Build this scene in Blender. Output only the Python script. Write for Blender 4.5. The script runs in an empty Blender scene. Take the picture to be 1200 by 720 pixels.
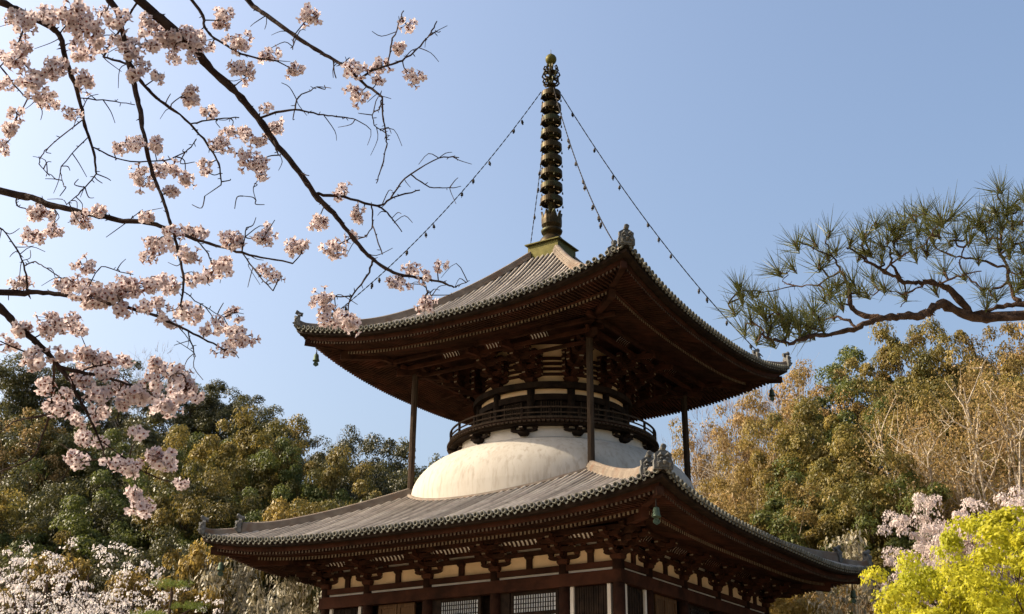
import bpy, math, random
import numpy as np
from mathutils import Matrix, Vector
random.seed(7)
PI = math.pi

# ------------------------------------------------------------------ camera
sc = bpy.context.scene
CAM = np.array([25.823, -42.830, 0.0])          # eye point; the ground lies 1.65 m below it
HEAD, PITCH, ROLL, FPX = math.radians(123.13674), 0.3852, 0.0088, 1416.224
GZ = -1.65
FW = np.array([math.cos(HEAD)*math.cos(PITCH), math.sin(HEAD)*math.cos(PITCH), math.sin(PITCH)])
RT = np.array([math.sin(HEAD), -math.cos(HEAD), 0.0]); UP = np.cross(RT, FW)
RT, UP = math.cos(ROLL)*RT+math.sin(ROLL)*UP, math.cos(ROLL)*UP-math.sin(ROLL)*RT
cd = bpy.data.cameras.new('camera'); cam = bpy.data.objects.new('camera', cd)
sc.collection.objects.link(cam); sc.camera = cam
cam.matrix_world = Matrix(((RT[0], UP[0], -FW[0], CAM[0]), (RT[1], UP[1], -FW[1], CAM[1]), (RT[2], UP[2], -FW[2], CAM[2]), (0, 0, 0, 1)))
cd.sensor_fit = 'HORIZONTAL'; cd.sensor_width = 36.0; cd.lens = FPX/1200*36.0
cd.clip_start = 0.1; cd.clip_end = 6000

# ------------------------------------------------------------------ sky, sun, exposure
SUN = np.array([-1.25, -0.62, 1.0]); SUN = SUN/np.linalg.norm(SUN)
SEL = math.asin(SUN[2]); SAZ = math.atan2(SUN[0], SUN[1])
w = bpy.data.worlds.new('World'); sc.world = w; w.use_nodes = True
nt = w.node_tree; bg = nt.nodes['Background']
sky = nt.nodes.new('ShaderNodeTexSky'); sky.sky_type = 'NISHITA'; sky.sun_disc = False
sky.sun_elevation = SEL; sky.sun_rotation = SAZ
sky.altitude = 100; sky.air_density = 1.2; sky.dust_density = 7.5; sky.ozone_density = 2.6
nt.links.new(sky.outputs[0], bg.inputs[0]); bg.inputs[1].default_value = 0.15
sd = bpy.data.lights.new('sun', 'SUN'); sd.energy = 4.3; sd.angle = math.radians(0.5); sd.color = (1.0, 0.86, 0.66)
so = bpy.data.objects.new('sun', sd); sc.collection.objects.link(so)
so.rotation_euler = Vector(SUN).to_track_quat('Z', 'Y').to_euler()
so.location = (-60, -40, 70)
sc.view_settings.view_transform = 'Standard'; sc.view_settings.look = 'None'
sc.view_settings.exposure = 0.8; sc.view_settings.gamma = 1.0; sc.view_settings.use_curve_mapping = False

# ------------------------------------------------------------------ helpers
COL = sc.collection
class MB:
    "collects faces of one mesh"
    def __init__(s): s.v = []; s.f = []; s.m = []
    def add(s, vs, fs, mi=0):
        b = len(s.v); s.v.extend([tuple(map(float, q)) for q in vs])
        for f in fs: s.f.append(tuple(b+i for i in f)); s.m.append(mi)
    def box(s, c, dim, ax=((1,0,0),(0,1,0),(0,0,1)), taper=1.0, mi=0):
        c = np.array(c, float); A = [np.array(a, float)*d/2 for a, d in zip(ax, dim)]
        vs = []
        for k in (-1, 1):
            q = taper if k < 0 else 1.0
            for i, j in ((-1,-1),(1,-1),(1,1),(-1,1)): vs.append(c+A[0]*i*q+A[1]*j*q+A[2]*k)
        s.add(vs, [(3,2,1,0),(4,5,6,7),(0,1,5,4),(1,2,6,5),(2,3,7,6),(3,0,4,7)], mi)
    def bar(s, a, b, wd, h, mi=0, me=None, up=(0,0,1)):
        a = np.array(a, float); b = np.array(b, float); d = b-a; d = d/np.linalg.norm(d)
        x = np.cross(d, up); x = x/np.linalg.norm(x); y = np.cross(x, d)
        x = x*wd/2; y = y*h/2
        vs = [a-x-y, a+x-y, a+x+y, a-x+y, b-x-y, b+x-y, b+x+y, b-x+y]
        s.add(vs, [(0,1,5,4),(1,2,6,5),(2,3,7,6),(3,0,4,7),(3,2,1,0)], mi)
        s.add(vs[4:], [(0,1,2,3)], mi if me is None else me)
    def tube(s, path, rad, n=6, mi=0, cap=True, tw=0.0, jit=None):
        P = np.array(path, float); m = len(P)
        R = np.full(m, rad) if np.isscalar(rad) else np.array(rad, float)
        T = np.gradient(P, axis=0); T /= np.linalg.norm(T, axis=1)[:, None]+1e-12
        u = np.cross(T[0], (0.31, 0.17, 0.93)); u /= np.linalg.norm(u)+1e-9
        vs = []
        for i in range(m):
            u = u-T[i]*(u@T[i]); u /= np.linalg.norm(u)+1e-9; v = np.cross(T[i], u)
            for k in range(n):
                a = 2*PI*k/n+tw*i; q = 1.0 if jit is None else 1+jit*math.sin(i*7.1+k*12.9+3*math.sin(i*2.3+k*5.7)); vs.append(P[i]+R[i]*q*(math.cos(a)*u+math.sin(a)*v))
        fs = [(i*n+k, i*n+(k+1)%n, (i+1)*n+(k+1)%n, (i+1)*n+k) for i in range(m-1) for k in range(n)]
        if cap: fs += [tuple(range(n))[::-1], tuple((m-1)*n+k for k in range(n))]
        s.add(vs, fs, mi)
    def lathe(s, prof, n=24, c=(0,0,0), mi=0, a0=0.0, closed=False, cap=False):
        m = len(prof); vs = []
        for r, z in prof:
            for k in range(n):
                a = a0+2*PI*k/n; vs.append((c[0]+r*math.cos(a), c[1]+r*math.sin(a), c[2]+z))
        fs = [(i*n+k, i*n+(k+1)%n, (i+1)*n+(k+1)%n, (i+1)*n+k) for i in range(m-1) for k in range(n)]
        if closed: fs += [((m-1)*n+k, (m-1)*n+(k+1)%n, (k+1)%n, k) for k in range(n)]
        if cap: fs += [tuple(range(n))[::-1], tuple((m-1)*n+k for k in range(n))]
        s.add(vs, fs, mi)
    def prism(s, poly, o, ax, ay, az, th, mi=0):
        "poly in (ax, ay) extruded th along az, centred"
        o = np.array(o, float); ax = np.array(ax, float); ay = np.array(ay, float); az = np.array(az, float)
        n = len(poly)
        vs = [o+ax*p[0]+ay*p[1]-az*th/2 for p in poly]+[o+ax*p[0]+ay*p[1]+az*th/2 for p in poly]
        fs = [tuple(range(n))[::-1], tuple(range(n, 2*n))]+[(i, (i+1)%n, n+(i+1)%n, n+i) for i in range(n)]
        s.add(vs, fs, mi)
    def merge(s, o, rz=0.0):
        c, q = math.cos(rz), math.sin(rz); b = len(s.v)
        s.v.extend([(x*c-y*q, x*q+y*c, z) for x, y, z in o.v]); s.f.extend([tuple(i+b for i in f) for f in o.f]); s.m.extend(o.m)
    def mesh(s, name, mats, smooth=False):
        me = bpy.data.meshes.new(name); me.from_pydata(s.v, [], s.f)
        for m in (mats if isinstance(mats, (list, tuple)) else [mats]): me.materials.append(m)
        if any(s.m): me.polygons.foreach_set('material_index', s.m)
        if smooth: me.polygons.foreach_set('use_smooth', [True]*len(s.f))
        me.update(); return me
    def build(s, name, mats, parent=None, smooth=False, **kw):
        return link(name, s.mesh(name, mats, smooth), parent, **kw)
def link(name, data, parent=None, loc=None, rz=0.0, kind=None, label=None):
    o = bpy.data.objects.new(name, data); COL.objects.link(o)
    if parent is not None: o.parent = parent
    if loc is not None: o.location = loc
    if rz: o.rotation_euler = (0, 0, rz)
    if kind: o['kind'] = kind
    if label: o['label'] = label
    return o
def thing(name, label, cat, loc, group=None, rz=0.0):
    o = link(name, None, None, loc, rz); o['label'] = label; o['category'] = cat
    o.empty_display_size = 0.5
    if group: o['group'] = group
    return o
def tag(o, label, cat, group=None):
    o['label'] = label; o['category'] = cat
    if group: o['group'] = group
    return o
def quad_mesh(name, V, nper, mats, mi=None, smooth=False):
    "V: (faces*nper, 3) array, each run of nper vertices one face"
    V = np.asarray(V, np.float32); nf = len(V)//nper
    me = bpy.data.meshes.new(name); me.vertices.add(len(V)); me.vertices.foreach_set('co', V.ravel())
    me.loops.add(len(V)); me.loops.foreach_set('vertex_index', np.arange(len(V), dtype=np.int32))
    me.polygons.add(nf); me.polygons.foreach_set('loop_start', np.arange(0, len(V), nper, dtype=np.int32))
    me.polygons.foreach_set('loop_total', np.full(nf, nper, np.int32))
    for m in (mats if isinstance(mats, (list, tuple)) else [mats]): me.materials.append(m)
    if mi is not None: me.polygons.foreach_set('material_index', np.asarray(mi, np.int32))
    me.update(); me.validate(); return me
def ray(px, py):
    v = FW+RT*(px-600)/FPX+UP*(360-py)/FPX; return v/np.linalg.norm(v)
def at(px, py, d): return CAM+ray(px, py)*d
def ground_xy(px, py, d):
    "place at horizontal distance d from the eye in that bearing"
    v = ray(px, py); h = math.hypot(v[0], v[1]); return CAM[0]+v[0]/h*d, CAM[1]+v[1]/h*d, v[2]/h*d

# ------------------------------------------------------------------ materials
def mat(name, c1, c2=None, scale=3.0, rough=0.8, detail=6.0, c3=None, s3=0.4, bump=0.0, bscale=20.0, metal=0.0,
        stretch=None, spec=0.04, island=None, obj_rand=0.0, lo=0.35, hi=0.65):
    m = bpy.data.materials.new(name); m.use_nodes = True; t = m.node_tree; N = t.nodes; Lk = t.links
    b = N['Principled BSDF']; b.inputs['Roughness'].default_value = rough; b.inputs['Metallic'].default_value = metal
    b.inputs['Specular IOR Level'].default_value = spec
    tc = N.new('ShaderNodeTexCoord'); src = tc.outputs['Object']
    if stretch:
        mp = N.new('ShaderNodeMapping'); mp.inputs['Scale'].default_value = stretch; Lk.new(src, mp.inputs[0]); src = mp.outputs[0]
    def noise(sc_, det=detail):
        n = N.new('ShaderNodeTexNoise'); n.inputs['Scale'].default_value = sc_; n.inputs['Detail'].default_value = det
        n.inputs['Roughness'].default_value = 0.6; Lk.new(src, n.inputs[0]); return n
    def mix(fac, a, bb):
        x = N.new('ShaderNodeMix'); x.data_type = 'RGBA'
        if fac is None: x.inputs[0].default_value = 0.5
        elif isinstance(fac, float): x.inputs[0].default_value = fac
        else: Lk.new(fac, x.inputs[0])
        for k, q in ((6, a), (7, bb)):
            if isinstance(q, tuple): x.inputs[k].default_value = (*q, 1)
            else: Lk.new(q, x.inputs[k])
        return x.outputs[2]
    def ramp(v, lo, hi):
        r = N.new('ShaderNodeMapRange'); r.inputs[1].default_value = lo; r.inputs[2].default_value = hi; r.clamp = True
        Lk.new(v, r.inputs[0]); return r.outputs[0]
    col = c1
    if c2: col = mix(ramp(noise(scale).outputs[0], lo, hi), c1, c2)
    if c3: col = mix(ramp(noise(scale*s3).outputs[0], 0.5, 0.72), col, c3)
    if island:
        g = N.new('ShaderNodeNewGeometry'); col = mix(ramp(g.outputs['Random Per Island'], 0.0, 1.0), col, island)
    if obj_rand:
        oi = N.new('ShaderNodeObjectInfo'); hs = N.new('ShaderNodeHueSaturation')
        r = N.new('ShaderNodeMapRange'); r.inputs[3].default_value = 1-obj_rand; r.inputs[4].default_value = 1+obj_rand
        Lk.new(oi.outputs['Random'], r.inputs[0]); Lk.new(r.outputs[0], hs.inputs['Value'])
        if isinstance(col, tuple): hs.inputs['Color'].default_value = (*col, 1)
        else: Lk.new(col, hs.inputs['Color'])
        col = hs.outputs[0]
    if isinstance(col, tuple): b.inputs['Base Color'].default_value = (*col, 1)
    else: Lk.new(col, b.inputs['Base Color'])
    if bump:
        bp = N.new('ShaderNodeBump'); bp.inputs['Strength'].default_value = bump; bp.inputs['Distance'].default_value = 0.02
        Lk.new(noise(bscale).outputs[0], bp.inputs['Height']); Lk.new(bp.outputs[0], b.inputs['Normal'])
    return m
def leaf_mat(name, ca, cb, trans=0.35, obj_rand=0.2, rough=0.6, spec=0.2, clump=None):
    "two-tone leaves, one shade per leaf, with some light coming through"
    m = bpy.data.materials.new(name); m.use_nodes = True; t = m.node_tree; N = t.nodes; Lk = t.links
    b = N['Principled BSDF']; b.inputs['Roughness'].default_value = rough; b.inputs['Specular IOR Level'].default_value = spec
    g = N.new('ShaderNodeNewGeometry'); x = N.new('ShaderNodeMix'); x.data_type = 'RGBA'
    x.inputs[6].default_value = (*ca, 1); x.inputs[7].default_value = (*cb, 1); Lk.new(g.outputs['Random Per Island'], x.inputs[0])
    col = x.outputs[2]
    if clump:
        tc = N.new('ShaderNodeTexCoord'); n = N.new('ShaderNodeTexNoise'); n.inputs['Scale'].default_value = 0.5; n.inputs['Detail'].default_value = 3
        Lk.new(tc.outputs['Object'], n.inputs[0]); r2 = N.new('ShaderNodeMapRange'); r2.inputs[1].default_value = .45; r2.inputs[2].default_value = .65
        Lk.new(n.outputs[0], r2.inputs[0]); y = N.new('ShaderNodeMix'); y.data_type = 'RGBA'; Lk.new(r2.outputs[0], y.inputs[0])
        Lk.new(col, y.inputs[6]); y.inputs[7].default_value = (*clump, 1); col = y.outputs[2]
    if obj_rand:
        oi = N.new('ShaderNodeObjectInfo'); hs = N.new('ShaderNodeHueSaturation')
        r = N.new('ShaderNodeMapRange'); r.inputs[3].default_value = 1-obj_rand; r.inputs[4].default_value = 1+obj_rand
        Lk.new(oi.outputs['Random'], r.inputs[0]); Lk.new(r.outputs[0], hs.inputs['Value']); Lk.new(col, hs.inputs['Color']); col = hs.outputs[0]
    Lk.new(col, b.inputs['Base Color'])
    tr = N.new('ShaderNodeBsdfTranslucent'); Lk.new(col, tr.inputs[0]); ms = N.new('ShaderNodeMixShader'); ms.inputs[0].default_value = trans
    Lk.new(b.outputs[0], ms.inputs[1]); Lk.new(tr.outputs[0], ms.inputs[2]); Lk.new(ms.outputs[0], N['Material Output'].inputs[0])
    return m

M = {}
M['wood'] = mat('old_timber', (.0217,.0099,.0061), (.0471,.0216,.0127), 2.2, .78, c3=(.0764,.0276,.0168), s3=.35, bump=.25, bscale=30)
M['beam'] = mat('red_timber', (.0376,.0152,.0088), (.0668,.0251,.0139), 1.6, .75, c3=(.0185,.0088,.0056), s3=.6, bump=.25, bscale=30)
M['dark'] = mat('black_timber', (.0135,.0092,.0068), (.0324,.0203,.0135), 3.0, .7, bump=.2, bscale=30)
M['post'] = mat('grey_timber', (.035,.023,.015), (.070,.048,.032), 4.0, .8, stretch=(6,6,.5), bump=.3, bscale=20)
M['door'] = mat('door_timber', (.06,.0312,.0156), (.12,.066,.0312), 3.0, .75, stretch=(5,5,.4), bump=.2)
M['end'] = mat('pale_timber_end', (.26,.20,.14), (.17,.125,.085), 5.0, .8)
M['end2'] = mat('worn_timber_end', (.11,.075,.048), (.06,.04,.026), 5.0, .8)
M['plaster'] = mat('lime_plaster', (.63,.558,.477), (.54,.468,.378), 1.1, .9, c3=(.54,.468,.369), s3=1.7, bump=.12, bscale=9, lo=.4, hi=.75)
M['dome'] = mat('dome_plaster', (.4672,.4224,.3584), (.4107,.3627,.2987), 1.6, .9, c3=(.3317,.2869,.2293), s3=2.4, bump=.3, bscale=4, stretch=(1.6,1.6,.28), lo=.35, hi=.7)
M['panel'] = mat('bounce_lit_plaster', (.805,.5635,.3335), (.69,.4715,.2645), 1.5, .9, bump=.1, bscale=9)  # white plaster with the warm bounced light put into its colour
M['tile'] = mat('clay_tile', (.2865,.2429,.1992), (.3974,.3437,.2833), 1.3, .8, c3=(.2113,.1811,.1508), s3=1.6, bump=.15, bscale=25, obj_rand=.3)
M['tile_end'] = mat('clay_tile_end', (.1872,.18,.144), (.1368,.1296,.1044), 9.0, .6, bump=.2, obj_rand=.25)
M['tile_dark'] = mat('shaded_pan_tile', (.0176,.0144,.0112), (.04,.0328,.0256), 2.5, .75)  # soiled pan tiles, with the shade between the rows put into the colour
M['ridge'] = mat('ridge_tile', (.1555,.1225,.0947), (.2313,.1908,.1502), 2.2, .6, c3=(.1685,.0974,.062), s3=.8, bump=.4, bscale=14)
M['tile_core'] = mat('sooty_shaded_tile', (.05,.048,.042), (.085,.08,.07), 9.0, .8)  # sunk field of the eave discs: soot, with relief shade put into the colour
M['oni'] = mat('demon_tile', (.075,.072,.066), (.16,.155,.14), 6.0, .5, bump=.4, bscale=18)
M['patina'] = mat('green_bronze', (.0806,.0713,.0198), (.124,.1085,.0341), 3.0, .5, c3=(.0682,.0651,.0217), s3=.7, metal=.25)
M['bronze'] = mat('brown_bronze', (.027,.0189,.0092), (.0567,.0378,.0162), 3.0, .45, c3=(.0594,.0648,.0297), s3=.6, metal=.45)
M['verdigris'] = mat('verdigris', (.11,.15,.10), (.045,.06,.04), 9.0, .55, metal=.3)
M['iron'] = mat('black_iron', (.03,.028,.026), (.06,.05,.04), 9.0, .6, metal=.4)
M['paper'] = mat('shoji_paper', (.74,.74,.72), (.66,.66,.64), 2.0, .9)
M['stone'] = mat('granite', (.34,.32,.29), (.24,.225,.205), 3.0, .85, bump=.3, bscale=12)
M['gravel'] = mat('gravel', (.36,.3096,.2376), (.288,.2448,.1872), 25.0, .95, c3=(.324,.2736,.2016), s3=.01, bump=.4, bscale=60)
M['earth'] = mat('forest_floor', (.055,.048,.022), (.09,.07,.035), .35, .95, c3=(.045,.06,.02), s3=.5, bump=.4, bscale=2)
M['bark'] = mat('dark_bark', (.040,.026,.020), (.085,.058,.044), 8.0, .85, bump=.5, bscale=40)
M['cbark'] = mat('cherry_bark', (.020,.012,.010), (.050,.031,.023), 14.0, .8, c3=(.07,.05,.038), s3=.5, bump=.6, bscale=70)
M['pbark'] = mat('pine_bark', (.0279,.018,.013), (.093,.0589,.0403), 22.0, .85, bump=.9, bscale=60)
M['pale_bark'] = mat('pale_bark', (.36,.29,.21), (.52,.44,.33), 3.0, .85)

# ------------------------------------------------------------------ ground and hills
def smooth(x): x = min(1, max(0, x)); return x*x*(3-2*x)
HV = FW[:2]/np.linalg.norm(FW[:2]); RV = np.array([-RT[0], -RT[1]])/np.hypot(RT[0], RT[1])*-1
def terrain(x, y):
    dx, dy = x-CAM[0], y-CAM[1]; d = math.hypot(dx, dy)
    f = dx*HV[0]+dy*HV[1]; r = dx*RV[0]+dy*RV[1]; a = math.degrees(math.atan2(r, f))   # bearing from the view axis, + right
    z = GZ
    if d < 5: return z
    left = smooth((-1.0-a)/9.0); left2 = smooth((-8.0-a)/8.0)
    right = smooth((a-5.0)/7.0)
    zl = (0.16*max(0, d-58)+0.24*max(0, d-84))*left+0.10*max(0, d-84)*left2
    zl = min(zl, 12+16*left+10*left2)
    zr = (0.20*max(0, d-50)+0.18*max(0, d-80))*right; zr = min(zr, 24)
    zm = 0.10*max(0, d-75); zm = min(zm, 10)
    back = max(0.0, 1-abs(a)/70.0) if abs(a) < 70 else 0.0
    wob = 0.5*math.sin(x*.11+1)*math.cos(y*.13)+.3*math.sin(x*.31)*math.sin(y*.27)
    z += max(zl, zr, zm)*smooth(back*3)+wob*smooth((d-60)/20)
    return z
mb = MB(); angs = np.concatenate([np.linspace(-80, 80, 81), np.linspace(88, 272, 24)]); rad = [0, 6, 14, 25, 36, 46, 54, 62, 70, 78, 86, 94, 102, 112, 124, 138, 155, 180, 220, 300, 500, 1000, 2500]
ha = math.atan2(HV[1], HV[0])
for d in rad:
    for a in angs:
        b = ha-math.radians(a); x, y = CAM[0]+d*math.cos(b), CAM[1]+d*math.sin(b); mb.v.append((x, y, terrain(x, y)))
n = len(angs)
for i in range(len(rad)-1):
    for k in range(n): mb.f.append((i*n+k, (i+1)*n+k, (i+1)*n+(k+1)%n, i*n+(k+1)%n)); mb.m.append(0)
mb.build('ground', M['earth'], smooth=True, kind='structure')
mb = MB(); mb.lathe([(0.01, 0), (14, 0), (28, 0.0), (40, 0.0)], 48, (8, -14, GZ+.02)); mb.build('gravel_court', M['gravel'], kind='structure')

# ------------------------------------------------------------------ the pagoda
PAG = thing('pagoda', 'two-storey wooden pagoda with grey tiled roofs, white plaster dome and bronze finial', 'pagoda', (0, 0, GZ))
L0 = (0, 0, -GZ)                                   # parts are modelled in eye-level heights
def part(mb, name, mats, parent=PAG, smooth=False, **kw):
    return mb.build(name, mats, parent, smooth, loc=L0 if parent is PAG else None, **kw)
def SV(k, t, d, z):
    return ((t, -d, z), (d, t, z), (-t, d, z), (-d, -t, z))[k]
def sdir(k): return (np.array(SV(k, 1, 0, 0), float), np.array(SV(k, 0, 1, 0), float))     # along the side, outward

class Roof:
    def __init__(s, R, zm, a, b, L, p, q): s.R, s.zm, s.a, s.b, s.L, s.p, s.q = R, zm, a, b, L, p, q
    def lift(s, t, d): return s.L*(min(abs(t), d)/s.R)**s.p*(d/s.R)**s.q
    def surf(s, t, d): x = s.R-d; return s.zm+s.a*x+s.b*x*x+s.lift(t, d)
    def eave(s, t, d, rel): return s.zm+s.lift(t, d)+rel
LOW = Roof(10.0, 8.68, .40, .013, .70, 3.6, 1.2)
UPR = Roof(7.89, 17.32, .36, .052, 1.02, 2.5, 1.2)

def disc_mesh():
    mb = MB(); n = 12                              # faces -Y; rim, sunk field and a boss
    prof = [(.001, .03), (.040, .03), (.058, .028), (.064, -.016), (.088, -.020), (.096, .0), (.096, .09)]
    vs = []
    for r, y in prof:
        for k in range(n): a = 2*PI*k/n; vs.append((r*math.cos(a), y, r*math.sin(a)))
    fs = [(i*n+k, i*n+(k+1)%n, (i+1)*n+(k+1)%n, (i+1)*n+k) for i in range(len(prof)-1) for k in range(n)]
    for f in fs: mb.add([], [], 0)
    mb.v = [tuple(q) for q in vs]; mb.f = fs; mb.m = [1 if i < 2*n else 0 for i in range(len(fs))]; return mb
def lip_mesh(hw):
    mb = MB(); n = 6; vs = []                      # hanging crescent lip of a pan tile
    for j, (dy, dz0, dz1) in enumerate(((0, 0, 0), (.05, 0, 0))):
        for k in range(n+1):
            u = -1+2*k/n; zt = -.06*(1-u*u)-.03; zb = zt-.055*(1-.35*u*u)
            vs += [(u*hw, dy, zt), (u*hw, dy, zb)]
    m = (n+1)*2; fs = []
    for k in range(n):
        a = 2*k; fs += [(a, a+1, a+3, a+2), (m+a+2, m+a+3, m+a+1, m+a), (a+1, m+a+1, m+a+3, a+3)]
    mb.add(vs, fs); return mb

def make_roof(R_, name, nrow, clip, dtop, oni_d, ridge_h):
    R = R_.R; pitch = 2*(R-.12)/nrow
    # deck
    mb = MB(); nd, ns = 16, 28
    for k in range(4):
        vs = []
        for i in range(nd+1):
            d = dtop+(R-dtop)*i/nd
            for j in range(ns+1):
                s_ = -1+2*j/ns; t = s_*d; vs.append(SV(k, t, d, R_.surf(t, d)-.085))
        mb.add(vs, [(i*(ns+1)+j, (i+1)*(ns+1)+j, (i+1)*(ns+1)+j+1, i*(ns+1)+j+1) for i in range(nd) for j in range(ns)])
        vs = []
        for j in range(ns+1):
            t = (-1+2*j/ns)*R; z = R_.surf(t, R)-.045; vs += [SV(k, t, R, z), SV(k, t*(R-.3)/R, R-.3, z-.10)]
        mb.add(vs, [(2*j, 2*j+1, 2*j+3, 2*j+2) for j in range(ns)])
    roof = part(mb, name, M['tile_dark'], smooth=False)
    # cover tile rows of one side; the two sides in view are tile by row, the far sides joined
    ts = [(-nrow/2+i+.5)*pitch for i in range(nrow)]
    far = MB(); far_end = MB(); dm = disc_mesh(); lm = lip_mesh(pitch/2-.07)
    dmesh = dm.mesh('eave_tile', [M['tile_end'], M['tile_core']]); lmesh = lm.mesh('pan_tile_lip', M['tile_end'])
    rng = random.Random(3)
    for t in ts:
        wt, wz = rng.uniform(-.007, .007), rng.uniform(-.006, .008)
        mb = MB(); d1 = R+.05; d0 = max(abs(t)+.10, dtop, math.sqrt(max(0, clip*clip-t*t)) if clip else 0)
        if d1-d0 > .12:
            m = max(1, int(round((d1-d0)/.36))); vs = []; na = 6
            for i in range(m):
                for e, rr in ((0, .068), (.97, .066)):
                    d = d1-(d1-d0)*(i+e)/m; z = R_.surf(t, min(d, R))-.02+wz+rng.uniform(-.002, .002)
                    vs.append((t+wt+.062, -d, z-.085))          # bedding under the cover tiles, dark to paint the shade between rows
                    vs.append((t+wt+.056, -d, z+.006))
                    for k in range(na+1):
                        a = PI*k/na; vs.append((t+wt+rr*math.cos(a), -d, z+rr*1.15*math.sin(a)))
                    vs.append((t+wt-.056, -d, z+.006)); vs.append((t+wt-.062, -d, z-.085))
            q = na+5
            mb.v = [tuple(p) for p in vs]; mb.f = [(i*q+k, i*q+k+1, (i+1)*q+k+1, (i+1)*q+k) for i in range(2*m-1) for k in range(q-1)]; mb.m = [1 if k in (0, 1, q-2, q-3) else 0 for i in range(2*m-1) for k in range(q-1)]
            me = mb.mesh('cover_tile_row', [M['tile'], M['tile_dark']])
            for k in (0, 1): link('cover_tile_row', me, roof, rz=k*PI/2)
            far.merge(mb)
        z = R_.surf(t, R)
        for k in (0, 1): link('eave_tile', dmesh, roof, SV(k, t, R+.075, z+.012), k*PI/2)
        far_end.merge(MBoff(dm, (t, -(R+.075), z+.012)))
    for i in range(nrow-1):
        t = (ts[i]+ts[i+1])/2; z = R_.surf(t, R)-.025
        for k in (0, 1): link('pan_tile_lip', lmesh, roof, SV(k, t, R+.045, z), k*PI/2)
        far_end.merge(MBoff(lm, (t, -(R+.045), z)))
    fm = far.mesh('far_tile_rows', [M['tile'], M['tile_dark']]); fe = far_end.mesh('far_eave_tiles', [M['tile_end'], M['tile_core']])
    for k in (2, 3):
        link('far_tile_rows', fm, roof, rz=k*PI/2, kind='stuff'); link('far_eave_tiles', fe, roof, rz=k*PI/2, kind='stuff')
    # hip ridges with demon tiles
    c45 = math.sqrt(.5)
    def ridge(d0, d1, h, w0, upt):
        mb = MB(); n = 26; prof = [(-w0*.62, -.08), (-w0*.62, h*.2), (-w0*.54, h*.2), (-w0*.54, h*.42), (-w0*.47, h*.42), (-w0*.47, h*.64), (-w0*.36, h*.64), (-w0*.34, h*.86), (-w0*.18, h), (0, h*1.05)]
        prof = prof+[(-x, z) for x, z in prof[-2::-1]]; vs = []; m = len(prof)
        for i in range(n+1):
            u = i/n; d = d0+(d1-d0)*u; z0 = R_.surf(d, min(d, R)); up = upt*max(0, (u-.75)/.25)**2
            for x, z in prof: vs.append((d+x*c45, -d+x*c45, z0+z+(up if z > 0 else 0)))
        mb.add(vs, [(i*m+k, i*m+k+1, (i+1)*m+k+1, (i+1)*m+k) for i in range(n) for k in range(m-1)]+[tuple(range(m)), tuple(n*m+k for k in range(m))[::-1]])
        return mb
    def oni(d, h, wd):
        mb = MB(); z0 = R_.surf(d, min(d, R))-.03; o = np.array((d, -d, z0)); nrm = np.array((c45, -c45, 0)); s_ = np.array((c45, c45, 0)); up = np.array((0, 0, 1.))
        H = h; W = wd/2
        poly = [(-W, 0), (W, 0), (W*1.02, H*.35), (W*.86, H*.55), (W*.9, H*.78), (W*.55, H*.9), (W*.25, H*.98), (-W*.25, H*.98), (-W*.55, H*.9), (-W*.9, H*.78), (-W*.86, H*.55), (-W*1.02, H*.35)]
        mb.prism(poly, o, s_, up, nrm, .12)
        poly2 = [(x*.72, z*.78+H*.08) for x, z in poly]; mb.prism(poly2, o+nrm*.075, s_, up, nrm, .06)
        for sx in (-1, 1):                          # brow, cheek and eye bosses
            mb.tube([o+nrm*.10+s_*sx*W*.05+up*H*.62, o+nrm*.15+s_*sx*W*.38+up*H*.74, o+nrm*.10+s_*sx*W*.66+up*H*.60], [.03, .05, .02], 6)
            mb.tube([o+nrm*.10+s_*sx*W*.55+up*H*.12, o+nrm*.15+s_*sx*W*.60+up*H*.28, o+nrm*.11+s_*sx*W*.35+up*H*.36], [.03, .055, .03], 6)
            mb.lathe([(.001, .05), (.04, .03), (.05, -.02)], 8, o+nrm*.14+s_*sx*W*.3+up*H*.52)
        mb.tube([o+nrm*.12+up*H*.42, o+nrm*.2+up*H*.34, o+nrm*.12+up*H*.26], [.04, .07, .05], 8)
        a = o+up*(H*.98)-nrm*.16; b = o+up*(H*1.16)+nrm*.13
        mb.tube([a, (a+b)/2+up*-.03, b, b+nrm*.015], [.09, .088, .095, .06], 10)
        return mb
    main_d, tip_d = oni_d
    r1 = ridge(dtop if not clip else 4.22, main_d, ridge_h, .34, .12).mesh('hip_ridge', M['ridge'])
    r2 = ridge(main_d, tip_d, ridge_h*.72, .28, .10).mesh('corner_ridge', M['ridge'])
    o1 = oni(main_d+.06, .62, .60).mesh('demon_tile', M['oni']); o2 = oni(tip_d+.02, .62, .62).mesh('demon_tile', M['oni'])
    for k in range(4):
        link('hip_ridge', r1, roof, rz=k*PI/2); link('corner_ridge', r2, roof, rz=k*PI/2)
        link('demon_tile', o1, roof, rz=k*PI/2); link('demon_tile', o2, roof, rz=k*PI/2)
    return roof
def MBoff(m, o):
    x = MB(); x.v = [(a+o[0], b+o[1], c+o[2]) for a, b, c in m.v]; x.f = m.f; x.m = m.m; return x

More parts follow.
